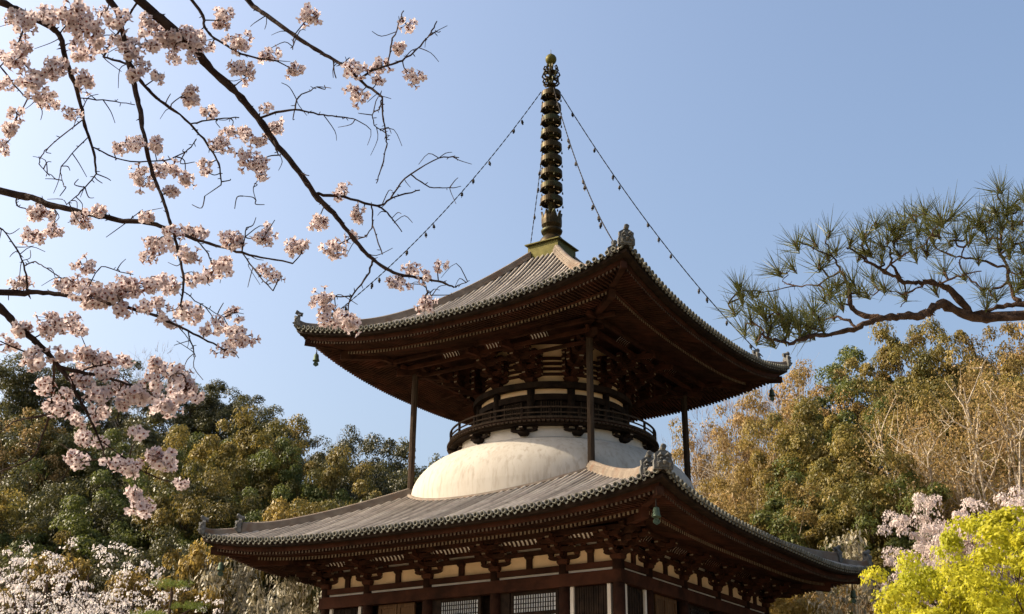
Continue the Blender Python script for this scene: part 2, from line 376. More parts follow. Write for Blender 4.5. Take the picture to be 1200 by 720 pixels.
def make_eave(R_, din, nraf, name):
    "fascia boards, two tiers of rafters, soffit boards and corner beams of one roof"
    R = R_.R; ns = 30
    def strip(d0, d1, z0, z1, z0b=None, z1b=None):
        mb = MB(); z0b = z0 if z0b is None else z0b; z1b = z1 if z1b is None else z1b; vs = []
        for j in range(ns+1):
            s_ = -1+2*j/ns
            for d, r in ((d0, z0), (d1, z0b), (d1, z1b), (d0, z1)): vs.append((s_*d, -d, R_.eave(s_*d, d, r)))
        mb.add(vs, [(4*j+i, 4*j+(i+1)%4, 4*j+4+(i+1)%4, 4*j+4+i) for j in range(ns) for i in range(4)]); return mb
    fr = lambda d: -.37+.13*(R-.40-d)               # top of the flying rafters
    de = R-1.5; br = lambda d: fr(de)-.15+.22*(de-d)  # top of the base rafters
    parts = [('eave_board', strip(R-.34, R-.07, -.215, -.10), M['dark']), ('eave_board', strip(R-.62, R-.36, -.365, -.20), M['beam']),
             ('rafter_stop', strip(de-.06, de+.10, fr(de)-.148, fr(de)-.112), M['beam'])]
    sf = MB()
    for (d0, d1, fn, o) in ((de-.3, R-.45, fr, .012), (din, de, br, .012)):
        vs = []
        for i in range(5):
            d = d0+(d1-d0)*i/4
            for j in range(ns+1): s_ = -1+2*j/ns; vs.append((s_*d, -d, R_.eave(s_*d, d, fn(d)+o)))
        sf.add(vs, [(i*(ns+1)+j, i*(ns+1)+j+1, (i+1)*(ns+1)+j+1, (i+1)*(ns+1)+j) for i in range(4) for j in range(ns)])
    parts.append(('soffit', sf, M['wood']))
    rf = MB(); rb = MB(); pit = 2*(R-.5)/nraf
    for i in range(nraf):
        t = (-nraf/2+i+.5)*pit
        for mb, d0, d1, fn, h, wd in ((rf, de-.35, R-.40, fr, .10, .075), (rb, din, de, br, .115, .085)):
            a = max(d0, abs(t)+.02)
            if d1-a < .1: continue
            m = 3; ds = np.linspace(a, d1, m); vs = []
            for d in ds:
                z = R_.eave(t, d, fn(d)); vs += [(t-wd/2, -d, z-h), (t+wd/2, -d, z-h), (t+wd/2, -d, z), (t-wd/2, -d, z)]
            mb.add(vs, [(4*j+q, 4*j+(q+1)%4, 4*j+4+(q+1)%4, 4*j+4+q) for j in range(m-1) for q in (3, 0, 1)])
            mb.add(vs[-4:], [(0, 1, 2, 3)], 1)
    parts += [('flying_rafters', rf, [M['wood'], M['end2']]), ('base_rafters', rb, [M['wood'], M['end']])]
    for nm, mb, mt in parts:
        me = mb.mesh(nm, mt)
        for k in range(4): link(nm, me, PAG, L0, k*PI/2, kind='stuff' if nm in ('flying_rafters', 'base_rafters') else None)
    cb = MB(); c45 = math.sqrt(.5)
    a = (din, -din, R_.eave(din, din, br(din))-.22); b = (de+.12, -de-.12, R_.eave(de, de, br(de))-.20)
    cb.bar(a, b, .26, .34, 0, 1)
    a = (de-.4, -de+.4, R_.eave(de, de, fr(de))-.05); b = (R-.30, -R+.30, R_.eave(R-.3, R-.3, fr(R-.3))-.12); cb.bar(a, b, .22, .27, 0, 1)
    me = cb.mesh('corner_beam', [M['wood'], M['wood']])
    for k in range(4): link('corner_beam', me, PAG, L0, k*PI/2)
    return br

# --- bracket sets
def arm(mb, o, dirv, l0, l1, h=.15, wd=.15, me=None):
    "boat-shaped bracket arm from l0 to l1 along dirv; o is its lower centre"
    dirv = np.array(dirv, float); n = np.array((-dirv[1], dirv[0], 0)); up = np.array((0, 0, 1.)); c = min(.22, (l1-l0)*.3)
    poly = [(l0+c, 0), (l1-c, 0), (l1-c*.35, h*.22), (l1, h*.6), (l1, h), (l0, h), (l0, h*.6), (l0+c*.35, h*.22)]
    b = len(mb.m); mb.prism(poly, o, dirv, up, n, wd)
    for i in (3, 5): mb.m[b+2+i] = 1                # whitened end grain
def block(mb, c, s_=.22, h=.12, ax=None, mi=0):
    ax = ax or ((1,0,0),(0,1,0),(0,0,1)); c = np.array(c, float)
    mb.box(c+(0, 0, h*.25), (s_*.98, s_*.98, h*.5), ax, .72, mi); mb.box(c+(0, 0, h*.75), (s_, s_, h*.5), ax, 1.0, mi)
def bracket_set(o, dirs, z0, tiers, th, step, alen, first=.2, corner=False, long_=1.0, wide=1.45):
    "dirs: list of (outward, sideways); returns arms and blocks meshes in coordinates relative to o"
    A = MB(); B = MB(); o = np.array(o, float)*0
    ax0 = (tuple(dirs[0][0]), tuple(dirs[0][1]), (0, 0, 1))
    B.box((0, 0, z0+first*.25), (.42, .42, first*.5), ax0, .7); B.box((0, 0, z0+first*.75), (.42, .42, first*.5), ax0)
    for j in range(tiers):
        z = z0+first+j*th; ah = th*.56
        for n, s_ in dirs:
            n = np.array(n, float); s_ = np.array(s_, float); ax = (tuple(n), tuple(s_), (0, 0, 1))
            reach = step*(j+1)*long_
            arm(A, (0, 0, z), n, -.2, reach+.12, ah)
            block(B, n*reach+(0, 0, z+ah), .2, th-ah, ax)
            for i in range(0, j+1):
                q = n*step*i*long_; l = alen*(1.0 if (i == j) else wide)/2
                arm(A, q+(0, 0, z+.002), s_, -l, l, ah, .148)
                for e in (-1, 0, 1): block(B, q+s_*e*(l-.1)+(0, 0, z+ah), .2, th-ah, ax)
    return A, B
make_roof(LOW, 'lower_roof', 71, 6.0, 4.0, (8.92, 9.93), .30)
make_roof(UPR, 'upper_roof', 59, 0, .72, (6.72, 7.80), .32)
brL = make_eave(LOW, 6.2, 116, 'lower')
brU = make_eave(UPR, 3.1, 92, 'upper')

# --- lower storey
B = 6.45; COLS = [-6.45, -4.35, -1.5, 1.5, 4.35, 6.45]
ZB = GZ+.95                                        # floor of the plinth
mb = MB(); mb.box((0, 0, GZ+.42), (17.0, 17.0, .84)); mb.box((0, 0, GZ+.895), (17.4, 17.4, .11)); part(mb, 'stone_plinth', M['stone'])
mb = MB(); mb.tube([(0, 0, ZB), (0, 0, 3), (0, 0, 7.46)], [.225, .225, .21], 14); cme = mb.mesh('column', M['wood'], True)
for k in range(4):
    for t in COLS[:-1]:
        p = SV(k, t, B, 0); link('column', cme, PAG, (p[0], p[1], -GZ))
def ring_beam(name, d, z0, z1, th, mt, half=None, ext=0.0, parent=PAG):
    "one straight beam on each side at distance d, mitred by running only to the inner face on two sides"
    for k in range(4):
        mb = MB(); h = (half if half is not None else d)+ext
        cut = th/2+.003
        a, b = (-h-cut, h+cut) if k % 2 == 0 else (-h+cut, h-cut)
        s_, n = sdir(k); mb.box(np.array(SV(k, (a+b)/2, d, (z0+z1)/2)), (b-a, th, z1-z0), (s_, n, (0, 0, 1)))
        part(mb, name, mt)
ring_beam('lintel_beam', B+.01, 6.70, 7.13, .42, M['beam'])
ring_beam('head_beam', B, 7.235, 7.44, .30, M['beam'])
ring_beam('wall_beam', B, 7.90, 8.06, .20, M['wood'], ext=.5)
ring_beam('wall_beam', B, 8.19, 8.33, .20, M['wood'], ext=.5)
ring_beam('eave_purlin', 7.27, 8.33, 8.47, .17, M['wood'], ext=.55)
ring_beam('bracket_beam', 6.80, 8.09, 8.21, .13, M['beam'], ext=.5)
for k in range(4):                                 # plaster, struts, doors, windows bay by bay
    s_, n = sdir(k); ax = (s_, n, (0, 0, 1))
    P = lambda t, d, z: np.array(SV(k, t, d, z))
    for i in range(5):
        t0, t1 = COLS[i], COLS[i+1]; tm = (t0+t1)/2; w_ = t1-t0
        mb = MB(); mb.box(P(tm, B-.03, 7.19), (w_-.2, .2, .11), ax); part(mb, 'plaster_strip', M['plaster'])
        for e in (-1, 1):
            mb = MB(); mb.box(P(tm+e*w_/4, B-.05, 7.67), (w_/2-.02, .08, .46), ax); part(mb, 'plaster_panel', M['panel'])
        mb = MB(); mb.box(P(tm, B-.05, 8.125), (w_-.3, .08, .13), ax); part(mb, 'plaster_strip', M['plaster'])
        mb = MB(); mb.box(P(tm, B, 7.62), (.22, .16, .36), ax); block(mb, P(tm, B, 7.78), .30, .12, ax); part(mb, 'strut', M['wood'])
        # curved ribs over white boards above the bracket beam
        lo, hi = t0+.62, t1-.62
        if i == 0: lo = t0+.30
        if i == 4: hi = t1-.30
        mb = MB(); vs = []
        pr = [(6.84, 8.215), (6.91, 8.32), (7.03, 8.41), (7.19, 8.46)]
        for t in (lo-.1, hi+.1):
            for d, z in pr: vs.append(SV(k, t, d, z))
        m = len(pr); mb.add(vs, [(j, j+1, m+j+1, m+j) for j in range(m-1)]); part(mb, 'cove_board', M['plaster'])
        mb = MB(); nr = max(4, int(round((hi-lo)/.172)))
        for q in range(nr+1):
            t = lo+(hi-lo)*q/nr; vs = []
            for d, z in pr:
                for tt, dd in ((-.034, 0), (.034, 0), (.034, .045), (-.034, .045)): vs.append(SV(k, t+tt, d+dd, z-.01-dd*.3))
            mb.add(vs, [(4*j+x, 4*j+(x+1)%4, 4*j+4+(x+1)%4, 4*j+4+x) for j in range(m-1) for x in range(4)])
        part(mb, 'cove_ribs', M['wood'], kind='stuff')
        # below the lintel
        ztop = 6.69; hh = ztop-ZB; zc = (ztop+ZB)/2
        if i in (0, 4):
            for e in (-1, 1):
                mb = MB(); mb.box(P(tm+e*(w_/2-.33), B+.03, zc), (.13, .14, hh), ax); part(mb, 'white_jamb', M['plaster'])
            mb = MB(); wi = w_-.80; npk = 14
            for q in range(npk): mb.box(P(tm-wi/2+wi*(q+.5)/npk, B-.02+(.012 if q % 2 else 0), zc), (wi/npk-.02, .08, hh-.04), ax)
            part(mb, 'slatted_window', M['dark'], kind='stuff')
            mb = MB(); mb.box(P(tm, B-.13, zc), (w_-.4, .06, hh), ax); part(mb, 'wall_board', M['dark'])
        else:
            mb = MB(); mb.box(P(tm, B-.42, zc), (w_-.2, .06, hh), ax); part(mb, 'wall_board', M['dark'])
            lat = (k == 0 and i in (2, 3)) or (k == 1 and i in (2,)) or k > 1
            tl = tm+(.10 if i == 2 else .18 if i == 3 else 0)
            wl = 1.72 if i == 3 else 1.62
            if i == 2: tl = tm-.10
            if lat:
                mb = MB()
                for e in (-1, 1): mb.box(P(tl+e*(wl/2+.06), B-.10, zc), (.12, .18, hh), ax)
                mb.box(P(tl, B-.10, 5.93), (wl, .17, .12), ax); mb.box(P(tl, B-.10, 6.63), (wl, .17, .12), ax)
                fr_ = part(mb, 'window_frame', M['dark'])
                mb = MB(); mb.box(P(tl, B-.045, 6.28), (wl, .02, .58), ax); mb.box(P(tl, B-.045, 4.2), (wl, .02, 3.3), ax); part(mb, 'window_paper', M['paper'], fr_)
                mb = MB(); nb = 17
                for q in range(1, nb): mb.box(P(tl-wl/2+wl*q/nb, B-.01, 6.28), (.024, .03, .58), ax)
                for z in (6.12, 6.28, 6.44): mb.box(P(tl, B-.012, z), (wl, .02, .022), ax)
                for q in range(1, nb): mb.box(P(tl-wl/2+wl*q/nb, B-.01, 4.2), (.024, .03, 3.3), ax)
                part(mb, 'window_lattice', M['dark'], fr_, kind='stuff')
                mb = MB(); e = -1; mb.box(P(t0+.36, B-.02, zc), (.46, .07, hh), ax); part(mb, 'door_leaf', M['dark'])
            else:
                for (tc, wd) in ((tm-.45, .86), (tm+.42, .80)):
                    mb = MB(); mb.box(P(tc, B-.04, zc), (wd, .07, hh-.03), ax)
                    for e in (-1, 1): mb.box(P(tc+e*(wd/2-.06), B+.01, zc), (.12, .05, hh-.03), ax)
                    for z in (6.6, 5.9, 4.2): mb.box(P(tc, B+.008, z), (wd-.24, .045, .14), ax)
                    part(mb, 'door_leaf', M['door'])
# brackets on the columns
setL = {}
def put_set(p, dirs, rz, key, A, Bk, name='bracket_set'):
    if key not in setL: setL[key] = (A.mesh(name, [M['wood'], M['end']]), Bk.mesh('bearing_blocks', M['beam']))
    a, b = setL[key]; o = link(name, a, PAG, (p[0], p[1], -GZ), rz); link('bearing_blocks', b, o, kind='stuff')
s_, n = sdir(0)
A, Bk = bracket_set((0, 0, 0), [(n, s_)], 7.44, 3, .25, .36, 1.25)
for k in range(4):
    for t in COLS[1:-1]: put_set(SV(k, t, B, 0), None, k*PI/2, 'low', A, Bk)
c45 = math.sqrt(.5)
dg = (np.array((c45, -c45, 0)), np.array((c45, c45, 0)))
A, Bk = bracket_set((0, 0, 0), [(np.array((0., -1, 0)), np.array((1., 0, 0))), (np.array((1., 0, 0)), np.array((0., 1, 0)))], 7.44, 3, .25, .36, 1.05)
A.bar((-.2*c45, .2*c45, 8.0), (1.25*c45, -1.25*c45, 8.0), .18, .16); A.bar((-.2*c45, .2*c45, 8.22), (1.7*c45, -1.7*c45, 8.22), .2, .18)
for k in range(4): put_set(SV(k, B, B, 0), None, k*PI/2, 'lowc', A, Bk)

# --- dome, drum and balcony
def smooth2(P, sub=4):
    P = np.array(P, float); out = []
    for i in range(len(P)-1):
        p0 = P[max(0, i-1)]; p1 = P[i]; p2 = P[i+1]; p3 = P[min(len(P)-1, i+2)]
        for k in range(sub):
            u = k/sub; out.append(.5*((2*p1)+(p2-p0)*u+(2*p0-5*p1+4*p2-p3)*u*u+(3*p1-p0-3*p2+p3)*u**3))
    out.append(P[-1]); return np.array(out)
def ell(r0, rin, z0, h, z1, nexp, n=16):
    out = []
    for i in range(n+1):
        z = z0+(z1-z0)*math.sin(PI/2*i/n); u = (z-z0)/h; out.append((rin+(r0-rin)*max(0, 1-u**nexp)**(1/nexp), z))
    return out
mb = MB(); mb.lathe([(6.0, 9.9), (6.05, 11.1)]+[tuple(q) for q in smooth2([(6.05, 11.1), (5.99, 11.5), (5.84, 11.92), (5.56, 12.32), (5.18, 12.66), (4.72, 12.92), (4.25, 13.06), (3.9, 13.12)])[1:]], 96); part(mb, 'plaster_dome', M['dome'], smooth=True)
mb = MB(); pth = []
for i in range(97):
    a = 2*PI*i/96; x, y = math.cos(a)*6.10, math.sin(a)*6.10; d, t = max(abs(x), abs(y)), min(abs(x), abs(y)); pth.append((x, y, LOW.surf(t, d)+.03))
mb.tube(pth, .085, 6, cap=False); part(mb, 'dome_edge_tiles', M['ridge'])
mb = MB(); mb.lathe([(4.06, 13.06), (4.05, 13.12), (4.02, 13.62)], 96); part(mb, 'plaster_drum', M['plaster'], smooth=False)
mb = MB(); mb.lathe([(4.11, 13.07), (4.10, 13.125), (4.0, 13.125)], 96); part(mb, 'drum_moulding', M['dark'])
AN = [math.radians(15+30*i) for i in range(12)]
A = MB(); Bk = MB()
block(Bk, (4.08, 0, 13.20), .44, .16); arm(A, (4.05, 0, 13.36), (0, 1, 0), -.55, .55, .11, .16); arm(A, (4.05, 0, 13.362), (1, 0, 0), -.1, .5, .11, .15)
for e in (-1, 0, 1): block(Bk, (4.05, e*.45, 13.47), .2, .10)
for th in AN:
    p = (0, 0, 0); setL.setdefault('bal', (A.mesh('balcony_bracket', [M['dark'], M['end']]), Bk.mesh('bearing_blocks', M['dark'])))
    o = link('balcony_bracket', setL['bal'][0], PAG, L0, th); link('bearing_blocks', setL['bal'][1], o, kind='stuff')
mb = MB(); mb.lathe([(3.9, 13.58), (4.36, 13.58), (4.36, 13.66), (3.9, 13.66)], 96, closed=True); part(mb, 'balcony_beam', M['dark'])
mb = MB(); nb = 150
for i in range(nb):
    a = 2*PI*(i+.5)/nb; ax = ((math.cos(a), math.sin(a), 0), (-math.sin(a), math.cos(a), 0), (0, 0, 1)); mb.box((3.95*math.cos(a), 3.95*math.sin(a), 13.695), (1.12, 2*PI*3.95/nb*.80, .065), ax)
part(mb, 'balcony_boards', M['post'], kind='stuff')
mb = MB(); mb.lathe([(3.2, 13.732), (4.47, 13.732), (4.47, 13.765), (3.2, 13.765)], 96, closed=True); bal = part(mb, 'balcony_floor', M['wood'])
for r, z, q in ((4.38, 13.86, .045), (4.38, 14.05, .024), (4.38, 14.27, .032)):
    mb = MB(); mb.lathe([(r-q, z-q), (r+q, z-q), (r+q, z+q), (r-q, z+q)], 96, closed=True); part(mb, 'railing_bar', M['post'])
mb = MB(); mb.box((4.38, 0, 14.0), (.08, .085, .50)); rp = mb.mesh('railing_post', M['dark'])
for i in range(24): link('railing_post', rp, PAG, L0, math.radians(15*i))

# --- upper round storey
mb = MB(); mb.lathe([(3.08, 13.7), (3.08, 15.2)], 72); part(mb, 'round_wall', M['dark'])
mb = MB(); mb.lathe([(3.14, 15.17), (3.14, 15.42)], 72); part(mb, 'plaster_band', M['panel'])
mb = MB(); mb.lathe([(3.02, 15.6), (3.02, 17.4)], 72); part(mb, 'bracket_wall', M['panel'])
for nm, r0, r1, z0, z1, mt in (('plate_ring', 2.9, 3.42, 15.42, 15.66, 'dark'), ('tie_ring', 2.9, 3.24, 14.93, 15.19, 'dark'), ('sill_ring', 2.9, 3.26, 13.76, 13.98, 'dark'),
                               ('wall_ring', 2.9, 3.10, 16.02, 16.13, 'wood'), ('wall_ring', 2.9, 3.10, 16.24, 16.36, 'wood'), ('wall_ring', 2.9, 3.10, 16.47, 16.59, 'wood'), ('wall_ring', 2.9, 3.10, 16.70, 16.82, 'wood')):
    mb = MB(); mb.lathe([(r0, z0), (r1, z0), (r1, z1), (r0, z1)], 72, closed=True); part(mb, nm, M[mt])
mb = MB(); mb.tube([(3.16, 0, 13.74), (3.16, 0, 15.45)], .165, 12); cu = mb.mesh('column', M['dark'], True)
mb = MB()
for e in (-1, 1):
    mb.box((3.13, e*.40, 14.46), (.06, .06, .90))
for q in range(7): mb.box((3.12, -.34+.68*(q+.5)/7, 14.46), (.04, .035, .9))
wu = mb.mesh('slatted_window', M['post'])
for i, th in enumerate(AN):
    link('column', cu, PAG, L0, th)
    link('slatted_window', wu, PAG, L0, th+PI/12, kind='stuff')
PU = 4.95                                          # square purlin that carries the upper eaves
for th in AN:
    u = np.array((math.cos(th), math.sin(th), 0)); dgn = abs(abs(u[0])-abs(u[1])) < .1
    if dgn:
        sg = np.array((np.sign(u[0]), 0, 0.)), np.array((0, np.sign(u[1]), 0.))
        A, Bk = MB(), MB()
        for j in range(4):
            z = 15.90+.27*j; reach = .55*(j+1)*1.35
            arm(A, (0, 0, z), u, -.2, reach+.2, .16, .19); block(Bk, u*reach+(0, 0, z+.16), .24, .11, (tuple(u), (-u[1], u[0], 0), (0, 0, 1)))
            for i in range(j+1):
                q = u*(.55*1.35*i)
                for s2 in sg:
                    arm(A, q+(0, 0, z+.002), s2, -.35, .62, .15, .145); block(Bk, q+s2*.5+(0, 0, z+.15), .2, .12); block(Bk, q-s2*.25+(0, 0, z+.15), .2, .12)
        Bk.box((0, 0, 15.78), (.5, .5, .22), taper=.7)
        A.bar(u*-.3+(0, 0, 17.15), u*3.65+(0, 0, 16.62), .22, .26); A.bar(u*-.3+(0, 0, 16.95), u*2.9+(0, 0, 16.50), .2, .2)
    else:
        nrm = np.array((np.sign(u[0]), 0, 0.)) if abs(u[0]) > abs(u[1]) else np.array((0, np.sign(u[1]), 0.)); sd_ = np.array((-nrm[1], nrm[0], 0))
        A, Bk = bracket_set((0, 0, 0), [(nrm, sd_)], 15.66, 4, .27, .46, 1.06, .22, wide=1.0)
        A.bar(nrm*-.2+(0, 0, 17.05), nrm*2.3+(0, 0, 16.72), .16, .18)
    p = u*3.16; o = A.build('bracket_set', [M['wood'], M['end']], PAG, loc=(p[0], p[1], -GZ)); Bk.build('bearing_blocks', M['beam'], o, kind='stuff')
ring_beam('eave_purlin', PU, 17.00, 17.15, .17, M['wood'], ext=.75)
ring_beam('bracket_beam', 4.50, 16.78, 16.92, .13, M['beam'], ext=.45)
ring_beam('bracket_beam', 4.02, 16.52, 16.64, .13, M['wood'], ext=.45)
for k in range(4):
    for (lo, hi) in ((-2.55, -1.75), (-.42, .42), (1.75, 2.55)):
        tm = (lo+hi)/2; lo, hi = tm-.36, tm+.36
        pr = [(4.53, 16.925), (4.60, 17.02), (4.71, 17.09), (4.87, 17.13)]; m = len(pr); mb = MB(); vs = []
        for t in (lo-.05, hi+.05):
            for d, z in pr: vs.append(SV(k, t, d, z))
        mb.add(vs, [(j, j+1, m+j+1, m+j) for j in range(m-1)]); part(mb, 'cove_board', M['plaster'])
        mb = MB()
        for q in range(6):
            t = lo+(hi-lo)*q/5; vs = []
            for d, z in pr:
                for tt, dd in ((-.034, 0), (.034, 0), (.034, .045), (-.034, .045)): vs.append(SV(k, t+tt, d+dd, z-.01-dd*.3))
            mb.add(vs, [(4*j+x, 4*j+(x+1)%4, 4*j+4+(x+1)%4, 4*j+4+x) for j in range(m-1) for x in range(4)])
        part(mb, 'cove_ribs', M['wood'], kind='stuff')
mb = MB(); mb.box((0, 0, 17.42), (8.0, 8.0, .05)); part(mb, 'bracket_ceiling', M['wood'])
mb = MB(); mb.tube([(4.25, -4.25, 11.35), (4.25, -4.25, 14), (4.24, -4.24, 16.62)], .135, 8); pp = mb.mesh('corner_prop', M['post'])
for k in range(4): link('corner_prop', pp, PAG, L0, k*PI/2)

# --- bronze finial
mb = MB(); mb.box((0, 0, 22.75), (1.58, 1.58, .80)); mb.box((0, 0, 23.175), (1.80, 1.80, .05)); fin = part(mb, 'finial', M['patina'])
mb = MB(); mb.lathe([(.60, 23.18), (.60, 23.30), (.56, 23.50), (.44, 23.68), (.30, 23.78), (.30, 23.84), (.46, 23.90), (.50, 24.02), (.44, 24.10), (.30, 24.16)], 28); mb.build('inverted_bowl', M['bronze'], fin, True)
mb = MB(); mb.tube([(0, 0, 23.7), (0, 0, 28), (0, 0, 33.1)], [.17, .15, .09], 12); mb.build('mast', M['bronze'], fin, True)
for i in range(8):
    a = 2*PI*i/8; u = np.array((math.cos(a), math.sin(a), 0)); s2 = np.array((-u[1], u[0], 0)); mb = MB(); vs = []
    for z, r, wd in ((24.08, .34, .13), (24.30, .46, .19), (24.55, .47, .18), (24.75, .46, .13), (24.95, .50, .05)):
        for e, dr in ((-1, -.03), (0, .02), (1, -.03)): vs.append(u*(r+dr)+s2*wd*e+(0, 0, z))
        for e, dr in ((1, -.06), (0, -.02), (-1, -.06)): vs.append(u*(r+dr)+s2*wd*e+(0, 0, z))
    mb.add(vs, [(j*6+q, j*6+(q+1)%6, j*6+6+(q+1)%6, j*6+6+q) for j in range(4) for q in range(6)]+[(24, 25, 26, 27, 28, 29)]); mb.build('lotus_petal', M['bronze'], fin)
for i in range(9):
    z = 25.40+.7125*i; r = .50-.006*i; mb = MB()
    mb.lathe([(r, z), (r+.025, z+.03), (r+.02, z+.27), (r, z+.30), (r-.05, z+.30), (r-.05, z)], 32, closed=True)
    for q in range(8):
        a = 2*PI*q/8+.2; mb.bar((.12*math.cos(a), .12*math.sin(a), z+.15), ((r-.03)*math.cos(a), (r-.03)*math.sin(a), z+.15), .05, .16)
    mb.lathe([(.16, z-.05), (.21, z+.02), (.21, z+.26), (.16, z+.34)], 12)
    o = mb.build('finial_ring', M['bronze'], fin, False)
    for q in range(8):
        a = 2*PI*q/8; mb2 = MB(); c = ((r+.035)*math.cos(a), (r+.035)*math.sin(a), z-.10); mb2.lathe([(.012, .10), (.02, .07), (.035, .03), (.045, -.03)], 6, c)
        mb2.build('ring_bell', M['bronze'], o)
for i, (z, r) in enumerate(((31.85, .34), (32.22, .37), (32.58, .30))):
    mb = MB(); mb.lathe([(.09, z-.10), (.20, z-.06), (.22, z), (.10, z+.05)], 16)
    for q in range(8):
        a = 2*PI*q/8+i*.39; u = np.array((math.cos(a), math.sin(a), 0))
        mb.tube([u*.16+(0, 0, z-.03), u*(r*.85)+(0, 0, z-.02), u*(r+.06)+(0, 0, z+.12), u*(r*1.02)+(0, 0, z+.27), u*(r*.75)+(0, 0, z+.24), u*(r*.80)+(0, 0, z+.15)], [.045, .05, .045, .04, .035, .02], 5)
    mb.build('flame_crown', M['bronze'], fin)
mb = MB(); mb.lathe([(.10, 32.86), (.13, 32.92), (.09, 32.98)]+[(max(.012, .275*math.cos(b)), 33.28+.28*math.sin(b)) for b in np.linspace(-1.2, 1.35, 12)]+[(.012, 33.66), (.010, 33.85)], 20); mb.build('jewel', M['patina'], fin, True)

# --- chains with little bells, from the finial to the roof corners
cl = ['bell chain from the finial down to the left corner of the upper roof', 'bell chain from the finial to the nearest corner of the upper roof', 'bell chain from the finial down to the right corner of the upper roof', 'bell chain from the finial to the hidden back corner of the upper roof']
for q, (sx, sy) in enumerate(((-1, -1), (1, -1), (1, 1), (-1, 1))):
    top = np.array((sx*.36, sy*.36, 31.35)); end = np.array((sx*7.0, sy*7.0, UPR.surf(7.0, 7.0)+.42))
    t = thing('bell_chain', cl[q], 'chain', tuple(end), 'bell chains of the finial')
    mb = MB(); n = 110; pts = []
    for i in range(n+1):
        u = i/n; p = top+(end-top)*u; p[2] -= 1.15*4*u*(1-u)*.75; pts.append(p)
    pts = np.array(pts)
    for i in range(n):                              # links turned by turns
        a, b = pts[i], pts[i+1]; mid = (a+b)/2; d = (b-a); l = np.linalg.norm(d)*.62; d /= np.linalg.norm(d); x = np.cross(d, (0, 0, 1)); x /= np.linalg.norm(x)
        mb.bar(mid-d*l, mid+d*l, .045 if i % 2 else .02, .02 if i % 2 else .045)
    mb.v = [tuple(np.array(v)-end) for v in mb.v]; mb.build('chain', M['iron'], t)
    bm = MB(); bm.lathe([(.01, 0), (.012, -.10), (.05, -.12), (.075, -.19), (.09, -.30), (.095, -.33), (.06, -.31)], 8); bm.box((0, 0, -.40), (.10, .015, .12)); bm.bar((0, 0, -.3), (0, .001, -.36), .012, .012)
    be = bm.mesh('chain_bell', M['iron'])
    for i in range(1, 12):
        p = pts[int(n*(i+.35*math.sin(i*2.3+q))/12)]-end; o = link('chain_bell', be, t, tuple(p), .4*i); o.scale = (.72, .72, .72); o.rotation_euler = (.18*math.sin(i*1.7+q), .18*math.cos(i*2.9), .4*i)

# --- wind bells under the roof corners
wl = {0: 'lower', 1: 'upper'}
side = ['left', 'nearest', 'right', 'hidden back']
for lv, (R_, dd, zz) in enumerate(((LOW, 9.38, 8.36), (UPR, 7.22, 17.20))):
    for q, (sx, sy) in enumerate(((-1, -1), (1, -1), (1, 1), (-1, 1))):
        if q == 3 or (lv == 1 and q == 1): continue  # out of sight, and one corner without a bell
        t = thing('wind_bell', f'green bronze wind bell hanging under the {side[q]} corner of the {wl[lv]} roof', 'bell', (sx*dd, sy*dd, zz), 'wind bells under the roof corners', .785)
        mb = MB(); mb.tube([(0, 0, .55), (0, 0, 0)], .022, 6)
        mb.tube([(.0, 0, .10), (.04, 0, .05), (0, 0, 0), (-.04, 0, .05), (0, 0, .10)], .012, 5); mb.build('hanger', M['iron'], t)
        mb = MB(); mb.lathe([(.02, 0), (.08, -.01), (.11, -.04), (.122, -.13), (.132, -.24), (.165, -.34), (.175, -.37), (.15, -.36), (.11, -.24)], 14); mb.build('bell_body', M['verdigris'], t, True)
        mb = MB(); mb.tube([(0, 0, -.1), (0, 0, -.46)], .012, 5)
        mb.prism([(-.05, 0), (.05, 0), (.13, -.12), (.13, -.2), (.0, -.28), (-.13, -.2), (-.13, -.12)], (0, 0, -.38), (1, 0, 0), (0, 0, 1), (0, 1, 0), .02); mb.build('wind_plate', M['verdigris'], t); t.scale = (.85, .85, .85)

# ------------------------------------------------------------------ trees of the hills
LM = {'green': leaf_mat('green_leaf', (.055,.075,.015), (.19,.195,.045), .38, .22, .5, .3, clump=(.09,.105,.02)),
      'amber': leaf_mat('amber_leaf', (.165,.108,.028), (.37,.255,.075), .4, .2, .5, .25, clump=(.24,.17,.04)),
      'dark': leaf_mat('evergreen_leaf', (.0457,.0467,.0133), (.1373,.122,.0346), .3, .25, .45, .35),
      'olive': leaf_mat('olive_leaf', (.1296,.1037,.0225), (.3715,.2678,.0648), .40, .28, .5, .3, clump=(.1296,.1166,.0242)),
      'gold': leaf_mat('gold_leaf', (.221,.153,.0298), (.425,.2975,.0765), .4, .15, .5, .3),
      'rust': leaf_mat('bud_leaf', (.2371,.1491,.0532), (.4925,.3263,.1356), .35, .22, .6, .2, clump=(.2558,.1873,.0504)),
      'bare': leaf_mat('bud_twig', (.20,.13,.08), (.34,.24,.15), .1, .15, .8, .1),
      'white': leaf_mat('white_blossom', (.6808,.598,.5428), (.828,.7728,.7268), .35, .08, .7, .1),
      'pink': leaf_mat('pink_blossom', (.666,.54,.486), (.792,.693,.63), .35, .06, .7, .1),
      'maple': leaf_mat('maple_leaf', (.33,.31,.015), (.60,.54,.04), .5, .10, .55, .2, clump=(.391,.391,.0255)),
      'pad': leaf_mat('pad_needle', (.09,.125,.02), (.23,.27,.055), .3, .1),
      'needle': leaf_mat('pine_needle', (.050,.062,.014), (.19,.19,.048), .2, .1, .45, .4),
      'grey': leaf_mat('pale_shrub_leaf', (.14,.12,.06), (.42,.36,.24), .3, .15, .5, .4)}
def unit(n, rg):
    v = rg.normal(size=(n, 3)); return v/np.linalg.norm(v, axis=1)[:, None]
